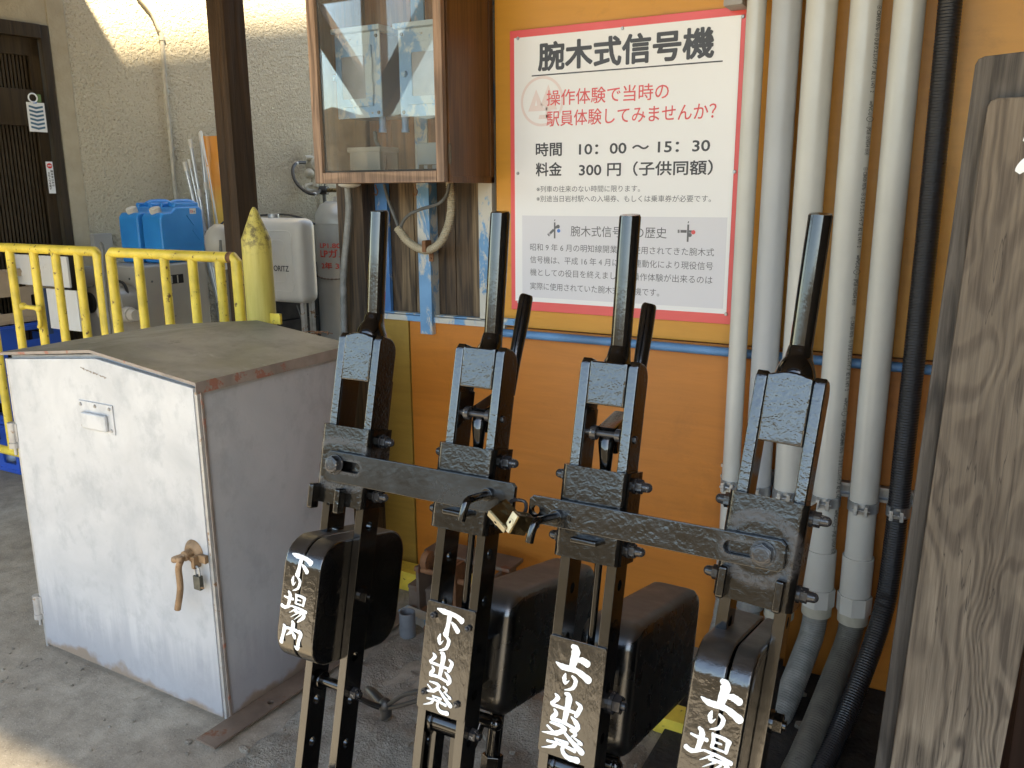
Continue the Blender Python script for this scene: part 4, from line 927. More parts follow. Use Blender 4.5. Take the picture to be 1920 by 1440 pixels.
g=G(); g.tube([atY(652,345,2.36),atY(654,395,2.36),atY(650,450,2.36),atY(644,520,2.36),atY(645,612,2.36),atY(646,700,2.36)],.0125,12,8); tag(g.obj('conduit_pipe','flexg'),'dark grey flexible conduit down the brown post left of the blue battens','conduit')
g=G(); g.sph(atY(655,346,2.34),.045,1.,.6,.25); tag(g.obj('filler_lump','tank'),'crumbling white filler lump under the cabinet corner','filler')
for px in (704,778):
    g=G(); q=atY(px,346,2.40); g.tube([q,q+Vector((.002,0,-.012)),q+Vector((.010,-.002,-.022)),q+Vector((.004,-.003,-.036)),q+Vector((-.008,-.002,-.028))],.0022,8,5); tag(g.obj('iron_hook','rust'),'small rusty hook under the cabinet, '+('left one beside the blue batten' if px==704 else 'right one above the weathered planks'),'hook')

# =================================================================== INFORMATION SIGN
SY=2.436
sx0,sx1,sz0,sz1=-1.345,-.618,1.064,1.928
sg=wthing('information_sign','red bordered white information board about semaphore signals','sign',((sx0+sx1)/2,YW,sz0))
g=G(); g.bb(sx0,sx1,SY,YW-.001,sz0,sz1,.0015); g.obj('backing_board','sign_red',sg)
g=G(); g.bb(sx0+.016,sx1-.012,SY-.0015,SY-.0003,sz0+.030,sz1-.022); wf=g.obj('white_sheet','sign_white',sg)
SL=SY-.0022
def sp(px,py): return atY(px,py,SL)
g=G(); a=sp(979,404); b=sp(1364,409); c=sp(978,556); g.bb(a.x,b.x,SY-.0019,SY-.0016,c.z,a.z); g.obj('grey_box','sign_grey',sg)
def line(body,xa,ya,xb,yb,hpx,mat,bold=0.0,hs=None,center=False):
    a=sp(xa,ya); b=sp(xb,yb); h=hpx/ (FPX/ (a-CAM).dot(fw)); z=((a.z if center is False else a.z)+ (b.z))/2
    text(body,sg,mat,(a.x,SL,z-h*.38),(1,0,0),(0,0,1),b.x-a.x,h,bold,'lettering')
line('腕木式信号機',1010,104,1338,82,52,'ink',.034)
g=G(); a=sp(997,142);b=sp(1355,115); z=(a.z+b.z)/2; g.bb(a.x,b.x,SL-.0002,SL,z-.0018,z+.0018); g.obj('rule','ink',sg)
line('操作体験で当時の',1025,184,1254,170,30,'ink_red',.008)
line('駅員体験してみませんか？',1025,222,1343,208,30,'ink_red',.008)
line('時間',1005,281,1053,279,26,'ink',.022); line('10：00 〜 15：30',1086,278,1331,273,26,'ink',.022)
line('料金',1005,318,1053,317,26,'ink',.022); line('300 円（子供同額）',1086,317,1336,315,26,'ink',.022)
line('※列車の往来のない時間に限ります。',1006,354,1200,354,12.5,'ink2',.0)
line('※別途当日岩村駅への入場券、もしくは乗車券が必要です。',1006,372,1333,373,12.5,'ink2',.0)
line('腕木式信号機の歴史',1070,434,1250,436,21,'ink2',.004)
for k,(s,xe) in enumerate((('昭和 9 年 6 月の明知線開業から使用されてきた腕木式',1339),('信号機は、平成 16 年 4 月に自動連動化により現役信号',1337),('機としての役目を終えました。操作体験が出来るのは',1336),('実際に使用されていた腕木式信号機です。',1236))):
    line(s,994,464+k*24,xe,472+k*25.5,14.5,'ink2',.0)
# pale ring mark
g=G(); c=sp(1016,190); ro,ri=.074,.066; N=48
for k in range(N):
    a0,a1=2*math.pi*k/N,2*math.pi*(k+1)/N
    g.bm.faces.new([g.bm.verts.new((c.x+q*math.cos(a),SL+.0004,c.z+q*math.sin(a))) for q,a in ((ri,a0),(ro,a0),(ro,a1),(ri,a1))])
for pts in ([(-.048,-.028),(-.020,.036),(-.004,-.0),(.004,-.018),(.018,-.018),(.018,-.028)],[(-.012,-.052),(.022,-.052),(.026,-.040),(-.008,-.040)],[(-.004,-.010),(.022,.048),(.052,-.026),(.030,-.026),(.030,-.050),(.014,-.050),(.014,-.018)]):
    g.bm.faces.new([g.bm.verts.new((c.x+x,SL+.0003,c.z+z)) for x,z in pts])
g.obj('ring_mark','ink_pink',sg)
g=G(); g.bm.faces.new([g.bm.verts.new((c.x+x,SL-.0000,c.z+z)) for x,z in [(-.024,-.012),(-.020,.006),(-.016,-.012)]]); g.obj('ring_mark','sign_white',sg)
# two little semaphore pictograms
def picto(px,py,ang,col):
    c=sp(px,py); g=G(); 
    def quad(x0,z0,x1,z1,wd,gg=g,y=SL):
        d=Vector((x1-x0,0,z1-z0)).normalized(); n_=Vector((-d.z,0,d.x))*wd/2; A=Vector((c.x+x0,y,c.z+z0)); B=Vector((c.x+x1,y,c.z+z1)); gg.bm.faces.new([gg.bm.verts.new(v) for v in (A+n_,B+n_,B-n_,A-n_)])
    quad(0,-.030,0,.020,.0055); quad(-.001,.024,.001,.029,.003)
    ca,sa=math.cos(R(ang)),math.sin(R(ang))
    quad(-.004*ca,-.004*sa,-.022*ca,-.022*sa,.008); quad(-.0235*ca,-.0235*sa,-.0255*ca,-.0255*sa,.009); quad(-.027*ca,-.027*sa,-.031*ca,-.031*sa,.0095); quad(.003*ca,.003*sa,.012*ca,.012*sa,.007)
    def disc(x,z,r,gg): gg.bm.faces.new([gg.bm.verts.new((c.x+x+r*math.cos(2*math.pi*k/20),SL-.0001,c.z+z+r*math.sin(2*math.pi*k/20))) for k in range(20)])
    if ang>20: disc(.012,.007,.006,g)
    else: disc(.006,-.010,.006,g)
    g.obj('signal_symbol','ink2',sg); g=G()
    disc(.014,-.006,.0058,g) if ang>20 else disc(.016,-.002,.0062,g)
    g.obj('signal_symbol_lamp',col,sg)
picto(1040,429,42,'ink_blue'); picto(1290,434,0,'ink_red')
g=G()
for px,py in ((971,72),(1167,53),(1393,31),(971,325),(1377,322),(972,566),(1361,589)):
    q=sp(px,py); g.cyl((q.x,SL,q.z),(q.x,SL-.003,q.z),.0052,.0040,14)
g.obj('screw','iron',sg)

# =================================================================== PIPES
YP=2.375
PX=[(1401,1437,.025,'pvc',.32),(1449,1503,.036,'pvcg',.31),(1513,1570,.0365,'pvc',.30),(1596,1652,.0345,'pvc',.335),(1677,1734,.0335,'pvc',.335)]
names=['slim cream conduit pipe beside the white sign','thick grey conduit pipe, second from the sign','thick cream conduit pipe right behind the rightmost lever grip','cream conduit pipe with black printing along its side','cream conduit pipe beside the black corrugated one']
GP='conduit pipes climbing the station wall'
for k,(xa,xb,r_,mt,ze) in enumerate(PX):
    a=atY(xa,10,YP).x; b=atY(xb,10,YP).x; x=(a+b)/2; r_=(xb-xa)/2*(atY(xa,10,YP)-CAM).dot(fw)/FPX
    t=wthing('conduit_pipe',names[k],'pipe',(x,YP,0),GP)
    g=G(); zt=2.85
    dx=.0
    g.cyl((x,YP,ze+.06),(x,YP,zt),r_,seg=32); g.obj('pipe',mt,t)
    g=G(); g.cyl((x,YP,ze-.0),(x,YP,ze+.115),r_*1.13,seg=32,bev=.002); g.obj('coupling','pvc' if k>1 else 'pvcg',t)
    g=G(); g.cyl((x,YP,ze-.055),(x,YP,ze),r_*1.27,seg=8 if k>2 else 12,bev=.003); g.obj('coupling_nut','pvc' if k>2 else 'iron',t)
    g=G(); g.cyl((x,YP,ze-.085),(x,YP,ze-.055),r_*1.12,seg=28,bev=.002); g.obj('collar','iron' if k<2 else 'gas',t)
    g=G(); e=[(1330,1480),(1400,1500),(1440,1510),(1460,1500),(1500,1490)][k]
    q=atZ(*e) if k>2 else Vector((x-.02,YP-.12,.0))
    if k==3: q=Vector((x-.045,YP-.20,0))
    if k==4: q=Vector((x-.055,YP-.36,0))
    g.tube([(x,YP,ze-.07),(x-.004,YP-.012,ze-.13),(x*.75+q.x*.25,YP*.78+q.y*.22,max(.16,ze-.22)),(q.x,q.y,.03),(q.x-.03,q.y-.10,-.02)],r_*.92,22,22,ribs=.0075,ribamp=.014)
    g.obj('flexible_end','flexg' if k<4 else 'flexo',t)
    # clamp
    zc=.600
    g=G(); g.cyl((x,YP,zc-.014),(x,YP,zc+.014),r_+.0035,seg=32); g.bb(x-.018,x-.008,YP-r_-.020,YP-r_+.006,zc-.014,zc+.014,.002); g.bb(x+.008,x+.018,YP-r_-.020,YP-r_+.006,zc-.014,zc+.014,.002); g.cyl((x-.022,YP-r_-.012,zc),(x+.022,YP-r_-.012,zc),.0035,seg=10)
    g.obj('clamp','iron',t)
    if k==3:
        th=R(-14); c=Vector((x+math.sin(R(52))*(r_+.0004),YP-math.cos(R(52))*(r_+.0004),0)); nx_=Vector((math.sin(R(52)),-math.cos(R(52)),0)); yd=Vector((nx_.y*-1,nx_.x,0))
        for z0 in (1.88,1.50,1.12,.80):
            text('⊚ C8430·7076·· ⊚ ひまりエレパイプ  82 1L 1471  2',t,'print',c+Vector((0,0,z0)),(0,0,-1),yd,.20,.017,.012,'pipe_print')
            text('∞PVC-U ⊖— (PS)E ⊚VE54 ⊛⊛',t,'print',c+Vector((0,0,z0-.22)),(0,0,-1),yd,.13,.017,.012,'pipe_print')
t=wthing('conduit_pipe','black corrugated conduit beside the weathered boards','pipe',(-.12,YP,0),GP)
a=atY(1760,10,YP).x; b=atY(1803,10,YP).x; x=(a+b)/2; r_=(b-a)/2
g=G(); pts=[(x,YP,2.85),(x,YP,1.9),(x+.002,YP,1.3),(x-.0,YP,.8),(x-.002,YP,.5),(x-.012,YP-.04,.30),(x-.06,YP-.22,.10),(x-.10,YP-.40,.01),(x-.12,YP-.5,-.03)]
g.tube(pts,r_*1.08,20,46,ribs=.0075,ribamp=.03); g.obj('corrugated_pipe','flexb',t)
g=G(); g.cyl((x,YP,.586),(x,YP,.614),r_*1.08+.004,seg=32); g.bb(x-.018,x-.008,YP-r_-.028,YP-r_,.586,.614,.002); g.bb(x+.008,x+.018,YP-r_-.028,YP-r_,.586,.614,.002); g.cyl((x-.022,YP-r_-.02,.6),(x+.022,YP-r_-.02,.6),.0035,seg=10); g.obj('clamp','iron',t)
t=tag(G().bb(-.62,.05,2.425,2.446,.598,.606).bb(-.62,.05,2.425,2.446,.632,.640).bb(-.62,.05,2.441,2.447,.598,.640).obj('mounting_rail','iron'),'galvanised channel rail behind the conduit pipe clamps','rail')
g=G(); q=atY(1385,5,2.40); g.bb(q.x-.03,q.x+.02,2.36,2.445,q.z-.012,q.z+.03,.003); tag(g.obj('pipe_bracket','grey_plastic'),'grey bracket at the top of the slim pipe beside the sign','bracket')

# =================================================================== WEATHERED BOARDS (right foreground)
YB=1.5
def board(name,label,corners,th,mat,y,cut_top=.012):
    """corners: BL, BR, TR, TL as world x,z at the board's front"""
    g=G(); (ax,az),(bx,bz),(cx,cz),(dx,dz)=corners
    r_=cut_top
    pts=[(ax,y,az),(bx,y,bz),(cx,y,cz-r_),(cx-r_,y,cz),(dx+r_,y,dz),(dx+r_*.3,y,dz-r_*.3),(dx,y,dz-r_)]
    g.poly(pts,(0,th,0),.004); o=g.obj(name,mat); tag(o,label,'board'); return o
def bx(px,py,y): q=atY(px,py,y); return (q.x,q.z)
bl1=bx(1670,1430,YB); tl1=bx(1853,184,YB); br1=bx(1873,1430,YB)
sl_=(tl1[0]-bl1[0])/(tl1[1]-bl1[1]); 
def ext(p,z): return (p[0]+sl_*(z-p[1]),z)
A=ext(bl1,.12); B=ext(br1,.12); wid=br1[0]-bl1[0]
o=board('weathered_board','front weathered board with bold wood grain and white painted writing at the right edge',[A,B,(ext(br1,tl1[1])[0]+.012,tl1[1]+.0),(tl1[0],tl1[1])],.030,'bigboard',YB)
fb=o
# white painted character on the board (its left strokes reach into the picture)
g=G()
def wsurf(a,b,h): return Vector((a,YB-h,b))
def wblob(pts,ws):
    pts,ws=spline([Vector((p[0],0,p[1])) for p in pts],ws,6); n_=len(pts); L=[]
    for i,p in enumerate(pts):
        d=(pts[min(i+1,n_-1)]-pts[max(i-1,0)]).normalized(); nn=Vector((-d.z,0,d.x)); L.append((p-nn*ws[i],p+nn*ws[i]))
    for i in range(n_-1): g.bm.faces.new([g.bm.verts.new(v+Vector((0,YB-.0008,0))) for v in (L[i][0],L[i+1][0],L[i+1][1],L[i][1])])
c1=bx(1932,250,YB); c2=bx(1924,308,YB)
wblob([(c1[0]-.006,c1[1]-.012),(c1[0]+.004,c1[1]),(c1[0]+.028,c1[1]+.02)],[.003,.008,.004])
wblob([(c2[0]-.010,c2[1]-.012),(c2[0],c2[1]),(c2[0]+.035,c2[1]+.026),(c2[0]+.07,c2[1]+.02)],[.004,.009,.008,.005])
wblob([(c1[0]+.05,c1[1]+.05),(c1[0]+.052,c1[1]-.02),(c1[0]+.04,c1[1]-.09)],[.007,.009,.004])
g.obj('painted_character','white_paint',fb)
YB2=YB+.032
tl2=bx(1830,106,YB2); bl2=bx(1641,1430,YB2)
sl2=(tl2[0]-bl2[0])/(tl2[1]-bl2[1]); A2=(bl2[0]+sl2*(.12-bl2[1]),.12)
o=board('weathered_board','rear darker weathered board standing taller behind the front board',[A2,(A2[0]+.175,.12),(tl2[0]+.235,tl2[1]+.012),(tl2[0],tl2[1])],.055,'bigdark',YB2)
g=G(); q=atY(1850,1000,YB2+.1); 
g.bb(-.02,.10,YB2+.056,YB2+.13,0,1.35,.004); o=tag(g.obj('board_post','postgrey'),'square timber post carrying the weathered boards','post')
g=G(); g.bb(-.10,.25,1.40,1.75,0,.12,.01); tag(g.obj('post_base','mortar'),'rough concrete base under the weathered boards','base')

g=G(); g.bb(.17,.75,1.95,2.40,.0,.80,.006); tag(g.obj('shade_box','shadebox'),'added dark brown box standing in for wall shade right of the weathered boards','box')  # added box, its dark colour replaces shade on the orange wall
# ============ YELLOW FENCE and bollard
FY=2.15
def fz(px,py): return atY(px,py,FY)
zt=fz(320,478).z; zb_=fz(21,846).z; RB=.0195
def fence(xa,xb,xs,label):
    t=wthing('pipe_fence',label,'fence',((xa+xb)/2,FY,0),'yellow tubular fence sections')
    g=G(); g.tube([(xa,FY,zt-.10),(xa,FY,zt-.012),(xa+.012,FY,zt),(xb-.012,FY,zt),(xb,FY,zt-.012),(xb,FY,zt-.10)],RB,16,1); g.obj('top_rail','yellow',t)
    g=G(); g.cyl((xa,FY,zb_),(xb,FY,zb_),RB,seg=16); g.obj('bottom_rail','yellow',t)
    for x in xs:
        g=G(); g.cyl((x,FY,zb_+.0),(x,FY,zt-RB*.6),RB*.90,seg=16); g.obj('upright','yellow',t)
    for x in (xa+.0,xb-.0): 
        g=G(); g.cyl((x,FY,0),(x,FY,zt-.09),RB*.98,seg=16); g.obj('leg','yellow',t)
    return t
L_up=[fz(px,560).x for px in (30,74,114,156)]
R_up=[fz(px,540).x for px in (265,313,365,416)]
xl=fz(190,540).x; xr0=fz(214,540).x; xr1=fz(447,540).x
f1=fence(L_up[0]-.95,xl,[L_up[0]-.76,L_up[0]-.57,L_up[0]-.38,L_up[0]-.19]+L_up,'left section of the yellow tubular fence with the latch hook')
f2=fence(xr0,xr1,R_up,'right section of the yellow tubular fence next to the pointed bollard')
g=G(); q=fz(72,575); g.tube([q+Vector((-.07,-.02,0)),q+Vector((-.02,-.03,0)),q+Vector((.03,-.03,-.002)),q+Vector((.045,-.03,-.02)),q+Vector((.045,-.03,-.07)),q+Vector((.035,-.03,-.08))],.009,10,4); g.sph(q+Vector((-.075,-.02,0)),.016); g.sph(q+Vector((.05,-.03,.0)),.014); g.obj('latch_hook','yellow',f1)
g=G(); g.cyl((xr1-.035,FY,zt),(xr1-.012,FY,zt),RB+.0006,seg=16); g.obj('rust_patch','rust',f2)
g=G(); q=fz(190,480); g.tube([(xl+.026,FY,zt-.5),(xl+.026,FY,zt-.1),(xl+.024,FY+.01,zt+.005),(xl+.0,FY+.02,zt+.03)],.007,8,3); tag(g.obj('hose','cable'),'dark cable passing between the two yellow fence sections','cable')
bxx=fz(492,500).x; br_=27*(fz(492,500)-CAM).dot(fw)/FPX
zp=fz(487,388).z; zsh=fz(490,447).z
t=wthing('bollard','yellow steel bollard with a pointed sooty tip','bollard',(bxx,FY,0))
g=G(); g.lathe([(br_,0),(br_,zsh-.01),(br_*.985,zsh),(br_*.24,zp-.012),(br_*.12,zp-.003),(.004,zp)],(bxx,FY-.02,0),40); g.obj('post','yellowb',t,sharp=50)
g=G(); g.bb(bxx+br_-.010,bxx+br_-.001,FY-.022,FY-.014,0,zsh-.02,.001); q=fz(535,590); g.bb(bxx+br_-.004,bxx+br_+.045,FY-.03,FY-.02,q.z-.03,q.z+.006,.001); g.obj('side_flange','yellow',t)

# =================================================================== BROWN CANOPY POST
t=None
YQ=3.0
a=atY(378,0,YQ); b=atY(433,0,YQ); c=atY(407,0,YQ)
g=G()
# square post seen corner-on
cx=(a.x+b.x)/2; hw=.060
g.bb(-hw,hw,-hw,hw,0,2.86,.004); o=g.obj('canopy_post','postb'); o.location=(cx+.0,YQ+.05,0); o.rotation_euler=(0,0,R(-6)); tag(o,'dark brown square wooden post behind the yellow fence','post')
# platform side post with Y braces (mirrored in the cabinet glass)
t=wthing('canopy_post','wooden canopy post with two diagonal braces at the platform edge','post',(-3.95,-.8,0))
g=G(); g.bb(-4.02,-3.88,-.86,-.74,0,2.80,.005); g.obj('post','postb',t)
for s in (-1,1):
    g=G(); g.poly([(-3.95+s*.06,-.85,1.95),(-3.95+s*.06,-.85,2.22),(-3.95+s*.50,-.85,2.80),(-3.95+s*.72,-.85,2.80)],(0,.10,0),.004); g.obj('brace','postb',t)
g=G(); g.bb(-9,11,-.86,-.72,2.80,2.94,.004); tag(g.obj('canopy_beam','postb'),'long wooden beam along the platform edge of the canopy','beam')

# =================================================================== BACK CORNER: heater, cans, tank, cylinder
# boiler
xh=-3.9; y0=atX(262,500,xh).y; y1=atX(388,497,xh).y; zh=atX(262,500,xh).z
t=wthing('water_heater','beige outdoor boiler unit standing behind the yellow fence','boiler',(-4.1,(y0+y1)/2,0))
g=G(); g.bb(xh-.36,xh,y0,y1,.06,zh,.014,3); g.obj('casing','beige',t)
q=atX(310,517,xh+.004); q2=atX(345,530,xh+.004)
g=G(); g.bb(xh-.01,xh+.004,q.y,q2.y,q2.z,q.z,.002); g.obj('vent_slot','dark',t)
for k in (.33,.66): 
    g=G(); yy=q.y+(q2.y-q.y)*k; g.bb(xh+.0,xh+.007,yy-.003,yy+.003,q2.z+.004,q.z-.004); g.obj('slot_bar','beige',t)
g=G(); q=atX(308,585,xh+.002); 
for k in range(9): g.bb(xh,xh+.0015,q.y,q.y+.05+.03*random.random(),q.z-k*.011,q.z-k*.011+.003)
g.obj('printed_notice','cable',t)
g=G()
for px,py in ((220,527),(243,523),(262,528),(285,528)): 
    s_=atX(px,py,xh) if px>262 else atY(px,py,y0); g.sph(s_,.006)
g.obj('screw','cable',t)
g=G(); s_=atY(222,560,y0-.08); g.cyl((s_.x,y0-.12,s_.z-.02),(s_.x,y0,s_.z-.02),.085,seg=28,bev=.01); g.obj('filter_drum','cyl',t)
g=G(); s_=atY(225,588,y0-.10); g.cyl((s_.x-.14,y0-.10,s_.z),(s_.x+.09,y0-.10,s_.z),.040,seg=20,bev=.006); g.cyl((s_.x+.09,y0-.10,s_.z),(s_.x+.13,y0-.10,s_.z),.030,seg=16); g.obj('filter_cup','cap',t)
g=G(); g.tube([atY(210,525,y0-.05),atY(232,532,y0-.06),atY(240,560,y0-.07),atY(232,590,y0-.08)],.008,8,5); g.obj('hose','hose',t)
g=G(); s_=atX(308,548,xh+.02); g.cyl(s_,s_+Vector((0,0,-.03)),.010); g.tube([s_+Vector((0,.01,-.03)),s_+Vector((.02,.03,-.08)),s_+Vector((.0,.03,-.2))],.006,8,3); g.obj('drain_valve','red_pl',t)
# darker grey lower unit to the left
g=G(); s_=atY(155,500,y0+.05); e_=atY(212,620,y0+.05); g.bb(s_.x-.02,e_.x+.02,y0+.05,y0+.40,.04,s_.z,.01); gu=g.obj('grey_unit','grey_plastic'); tag(gu,'grey machine box left of the beige boiler','machine')
g=G(); g.tube([atY(157,550,y0),atY(160,540,y0),atY(176,536,y0),],.006,8,3); g.tube([atY(157,548,y0),atY(168,590,y0)],.006,8); g.obj('lever','iron',gu)
g=G(); s_=atY(166,568,y0+.04); g.cyl((s_.x,y0+.03,s_.z),(s_.x,y0+.06,s_.z),.06,seg=24); g.obj('dial','dark',gu)
# jerry cans
def can(py_,pz,x,label,rot,sticker):
    Mx=Matrix.Translation((x,py_,pz))@Matrix.Rotation(rot,4,'Z')
    t=thing('jerry_can',label,'jerry can',mat=Mx,group='blue plastic jerry cans on the boiler')
    W,D,H=.30,.150,.325
    H0=H-.022
    pr=[(-W/2,.0),(W/2,.0),(W/2,H0-.02),(W/2-.02,H0),(-.03,H0),(-.075,H0-.03),(-W/2+.02,H0-.03),(-W/2,H0-.055)]
    g=G(); b=bmesh.new(); v=[b.verts.new((-D/2,yy,zz)) for yy,zz in pr]; f=b.faces.new(v); r=bmesh.ops.extrude_face_region(b,geom=[f]); bmesh.ops.translate(b,vec=(D,0,0),verts=[e for e in r['geom'] if isinstance(e,bmesh.types.BMVert)])
    bmesh.ops.recalc_face_normals(b,faces=b.faces); bmesh.ops.bevel(b,geom=b.edges[:],offset=.012,segments=4,profile=.5,affect='EDGES'); g._add(b)
    g.bb(-D/2+.012,-D/2+.042,-.035,W/2-.012,H0-.02,H,.011,3); g.bb(D/2-.042,D/2-.012,-.035,W/2-.012,H0-.02,H,.011,3); g.bb(-D/2+.014,D/2-.014,W/2-.04,W/2-.012,H0-.02,H-.001,.011,3)
    body=g.obj('body','jerry',t,sharp=60)
    g=G(); g.tube([(0,-.01,H-.012),(0,.03,H+.001),(0,.12,H+.001),(0,.158,H-.012)],.017,12,5); g.obj('grip_bar','jerry',t)
    g=G(); d=Vector((0,-.35,1)).normalized(); p=Vector((0,-W/2+.042,H-.062)); g.cyl(p,p+d*.040,.027,seg=24,bev=.004)
    for k in range(20):
        a=2*math.pi*k/20; q=d.orthogonal().normalized(); q2=d.cross(q); c_=p+d*.022+(q*math.cos(a)+q2*math.sin(a))*.0275; g.cyl(c_-d*.014,c_+d*.014,.0025,seg=6)
    g.obj('cap','cap',t)
    g=G()
    for s in (.0,.085): g.poly([(D/2-.002,.03+s*.4,.255-s),(D/2-.002,.042+s*.4,.262-s),(D/2-.002,.085+s*.4,.205-s),(D/2-.002,.075+s*.4,.198-s)],(.005,0,0),.002)
    g.obj('molded_rib','jerry',t)
    if sticker:
        g=G(); g.bb(D/2,D/2+.0008,.055,.10,.262,.292); s_=g.obj('sticker','label',t)
        text('灯油',s_,'redink',(D/2+.0012,.059,.270),(0,1,0),(0,0,1),.018,.016,.02,'sticker_print'); text('20L',s_,'ink',(D/2+.0012,.081,.270),(0,1,0),(0,0,1),.014,.012,.02,'sticker_print')
    return t
can((y0+y1)/2+.10,zh+.002,xh-.10,'front blue jerry can with a small red print sticker',R(2),True)
can((y0+y1)/2+.075,zh+.002,xh-.262,'rear blue jerry can half hidden behind the front one',R(3),False)
# poles, banner
for k,(pt,pb_,r_,mt,lb) in enumerate((((356,262),(392,470),.010,'alu','tallest aluminium banner pole leaning on the stucco wall'),((346,305),(385,470),.010,'alu','thin aluminium banner pole, shorter left one of the leaning bundle'),((354,300),(390,470),.008,'alu','thin aluminium pole in the middle of the leaning bundle'),((376,250),(398,470),.011,'alu','white topped pole behind the orange banner'))):
    q=onwall(pt[0],pt[1],.06); e_=onwall(pb_[0],pb_[1],.14); d=e_-q; e_=q+d*(q.z/(q.z-e_.z)) 
    g=G(); g.cyl(q,e_,r_,seg=12); 
    t=wthing('banner_pole',lb,'pole',(e_.x,e_.y,0)); g.obj('pole',mt,t)
    g=G(); d.normalize(); g.cyl(q-d*.004,q+d*.05,r_*1.25,seg=12); g.obj('pole_cap','cap',t); g=G(); g.cyl(q+d*.30,q+d*.345,r_*1.45,seg=12); g.obj('joint','cap',t)
t=wthing('banner','rolled orange sunset coloured advertising banner behind the brown post','banner',onwall(400,600,.1))
q=onwall(377,255,.10); q2=onwall(404,255,.10); e_=onwall(401,420,.16); e2=onwall(430,420,.16)
g=G(); bm=g.bm; rows=[]
for i in range(14):
    f_=i/9.; A_=q.lerp(e_,f_); B_=q2.lerp(e2,f_); row=[bm.verts.new(A_.lerp(B_,j/5)+WN*.012*math.sin(j*1.6+i*.3)) for j in range(6)]; rows.append(row)
for i in range(13):
    for j in range(5): bm.faces.new((rows[i][j],rows[i+1][j],rows[i+1][j+1],rows[i][j+1]))
g.obj('cloth','banner',t)
g=G(); g.cyl(q+Vector((0,0,.03)),e_+Vector((.02,.03,-.2)),.008,seg=10); g.obj('banner_rod','pvcw',t)
# thin pipe on stucco
g=G(); pts=[onwall(*p,.018) for p in ((262,-4),(285,25),(298,55),(303,70),(311,172),(321,278),(330,372))]; e_=pts[-1].copy(); e_.z=.9; e_+=WD*.03
g.tube([onwall(240,-40,.018)]+pts+[e_],.0125,10,5); t=tag(g.obj('wall_pipe','gas'),'thin cream conduit curving down the stucco wall','conduit')
g=G()
for p in ((303,72),(311,172),(321,279)): c=onwall(*p,.018); g.cyl(c-Vector((0,0,.012)),c+Vector((0,0,.012)),.016,seg=12); c2=c+WD*.02-WN*.012; g.box(c2,(.03,.01,.02),.002)
g.obj('pipe_clip','gas',t)
# electric box on wall
q=onwall(172,440,.0); q2=onwall(200,468,0); c=(q+q2)/2
o=G().bb(-.055,.055,-.05,0,-.07,.05,.008).obj('outlet_cover','grey_plastic'); o.matrix_world=Matrix.Translation(c)@WM.to_3x3().to_4x4(); tag(o,'small grey outlet cover on the stucco wall above the fence','outlet')
# things hung on the door
def card(name,px,py,w_,h_,mat,label,cat,off=.03):
    c=onwall(px,py,off); t=thing(name,label,cat,mat=Matrix.Translation(c)@WM.to_3x3().to_4x4()); g=G(); g.bb(-w_/2,w_/2,-.003,0,-h_/2,h_/2,.001); g.obj('card',mat,t); return t
sc_=(onwall(70,240).y-onwall(50,240).y)/20
t=card('tag_card',69,220,.092,.150,'card','white card with blue chevrons hanging from a ring on the dark door','card')
g=G()
for k in range(6):
    z=.052-k*.021
    for s in (-1,1): g.poly([(0,-.004,z),(s*.036,-.004,z+.008),(s*.036,-.004,z-.002),(0,-.004,z-.011)],(0,.0008,0))
g.obj('chevron_print','cardblue',t)
g=G(); N=16; g.tube([(.0+.022*math.cos(2*math.pi*k/N+.4)-.010,-.004,.098+.022*math.sin(2*math.pi*k/N+.4)) for k in range(N+1)],.004,8,1); g.obj('ring','card',t)
g=G(); g.bb(-.012,.006,-.006,0,.07,.082); g.obj('ring_tab','ink_blue',t)
g=G(); g.bb(.012,.034,-.001,0,.078,.118); g.obj('tape','green',t)
t=card('door_notice',95,333,.036,.168,'card','narrow white no entry notice on the dark door frame','notice')
g=G(); g.cyl((0,-.0035,.062),(0,-.0042,.062),.014,seg=24); g.obj('no_entry_mark','stop',t); g=G(); g.bb(-.010,.010,-.0048,-.0043,.0595,.0645); g.obj('no_entry_bar','card',t)
for s,u,n_ in (('関係者以外の',.008,6),('立ち入りを禁ず',-.008,7)):
    for k,ch in enumerate(s): text(ch,t,'ink',(u,-.0036,.028-k*.0148 if n_==6 else .018-k*.0135),(1,0,0),(0,0,1),.0115,.0125,.03,'notice_print','CENTER')
# white boards behind the fence
YS=2.75
def wb(x0,y0_,x1,y1_,yy,label):
    a=atY(x0,y0_,yy); b=atY(x1,y1_,yy); g=G(); g.bb(a.x,b.x,yy,yy+.012,b.z,a.z,.002); return g.obj('white_panel','white_board')
o=wb(12,476,131,540,2.60,''); tag(o,'wide white panel board leaning behind the left fence','panel')
o=wb(86,541,152,622,2.57,''); tag(o,'lower white panel board with a dark left edge behind the fence','panel')
g=G(); a=atY(83,541,2.565); b=atY(87,622,2.565); g.bb(a.x,b.x,2.56,2.585,b.z-.01,a.z,.001); g.obj('dark_edge','bluedark',o)
g=G(); a=atY(144,482,2.3); b=atY(153,552,2.3); g.cyl(a,b,.011,seg=14); o=g.obj('marker_stick','card'); tag(o,'white stick with red ends hanging behind the fence','stick')
g=G(); d=(b-a); g.cyl(a,a+d*.18,.0125,seg=14); g.cyl(b-d*.22,b,.0125,seg=14); g.obj('red_end','red_pl',o)
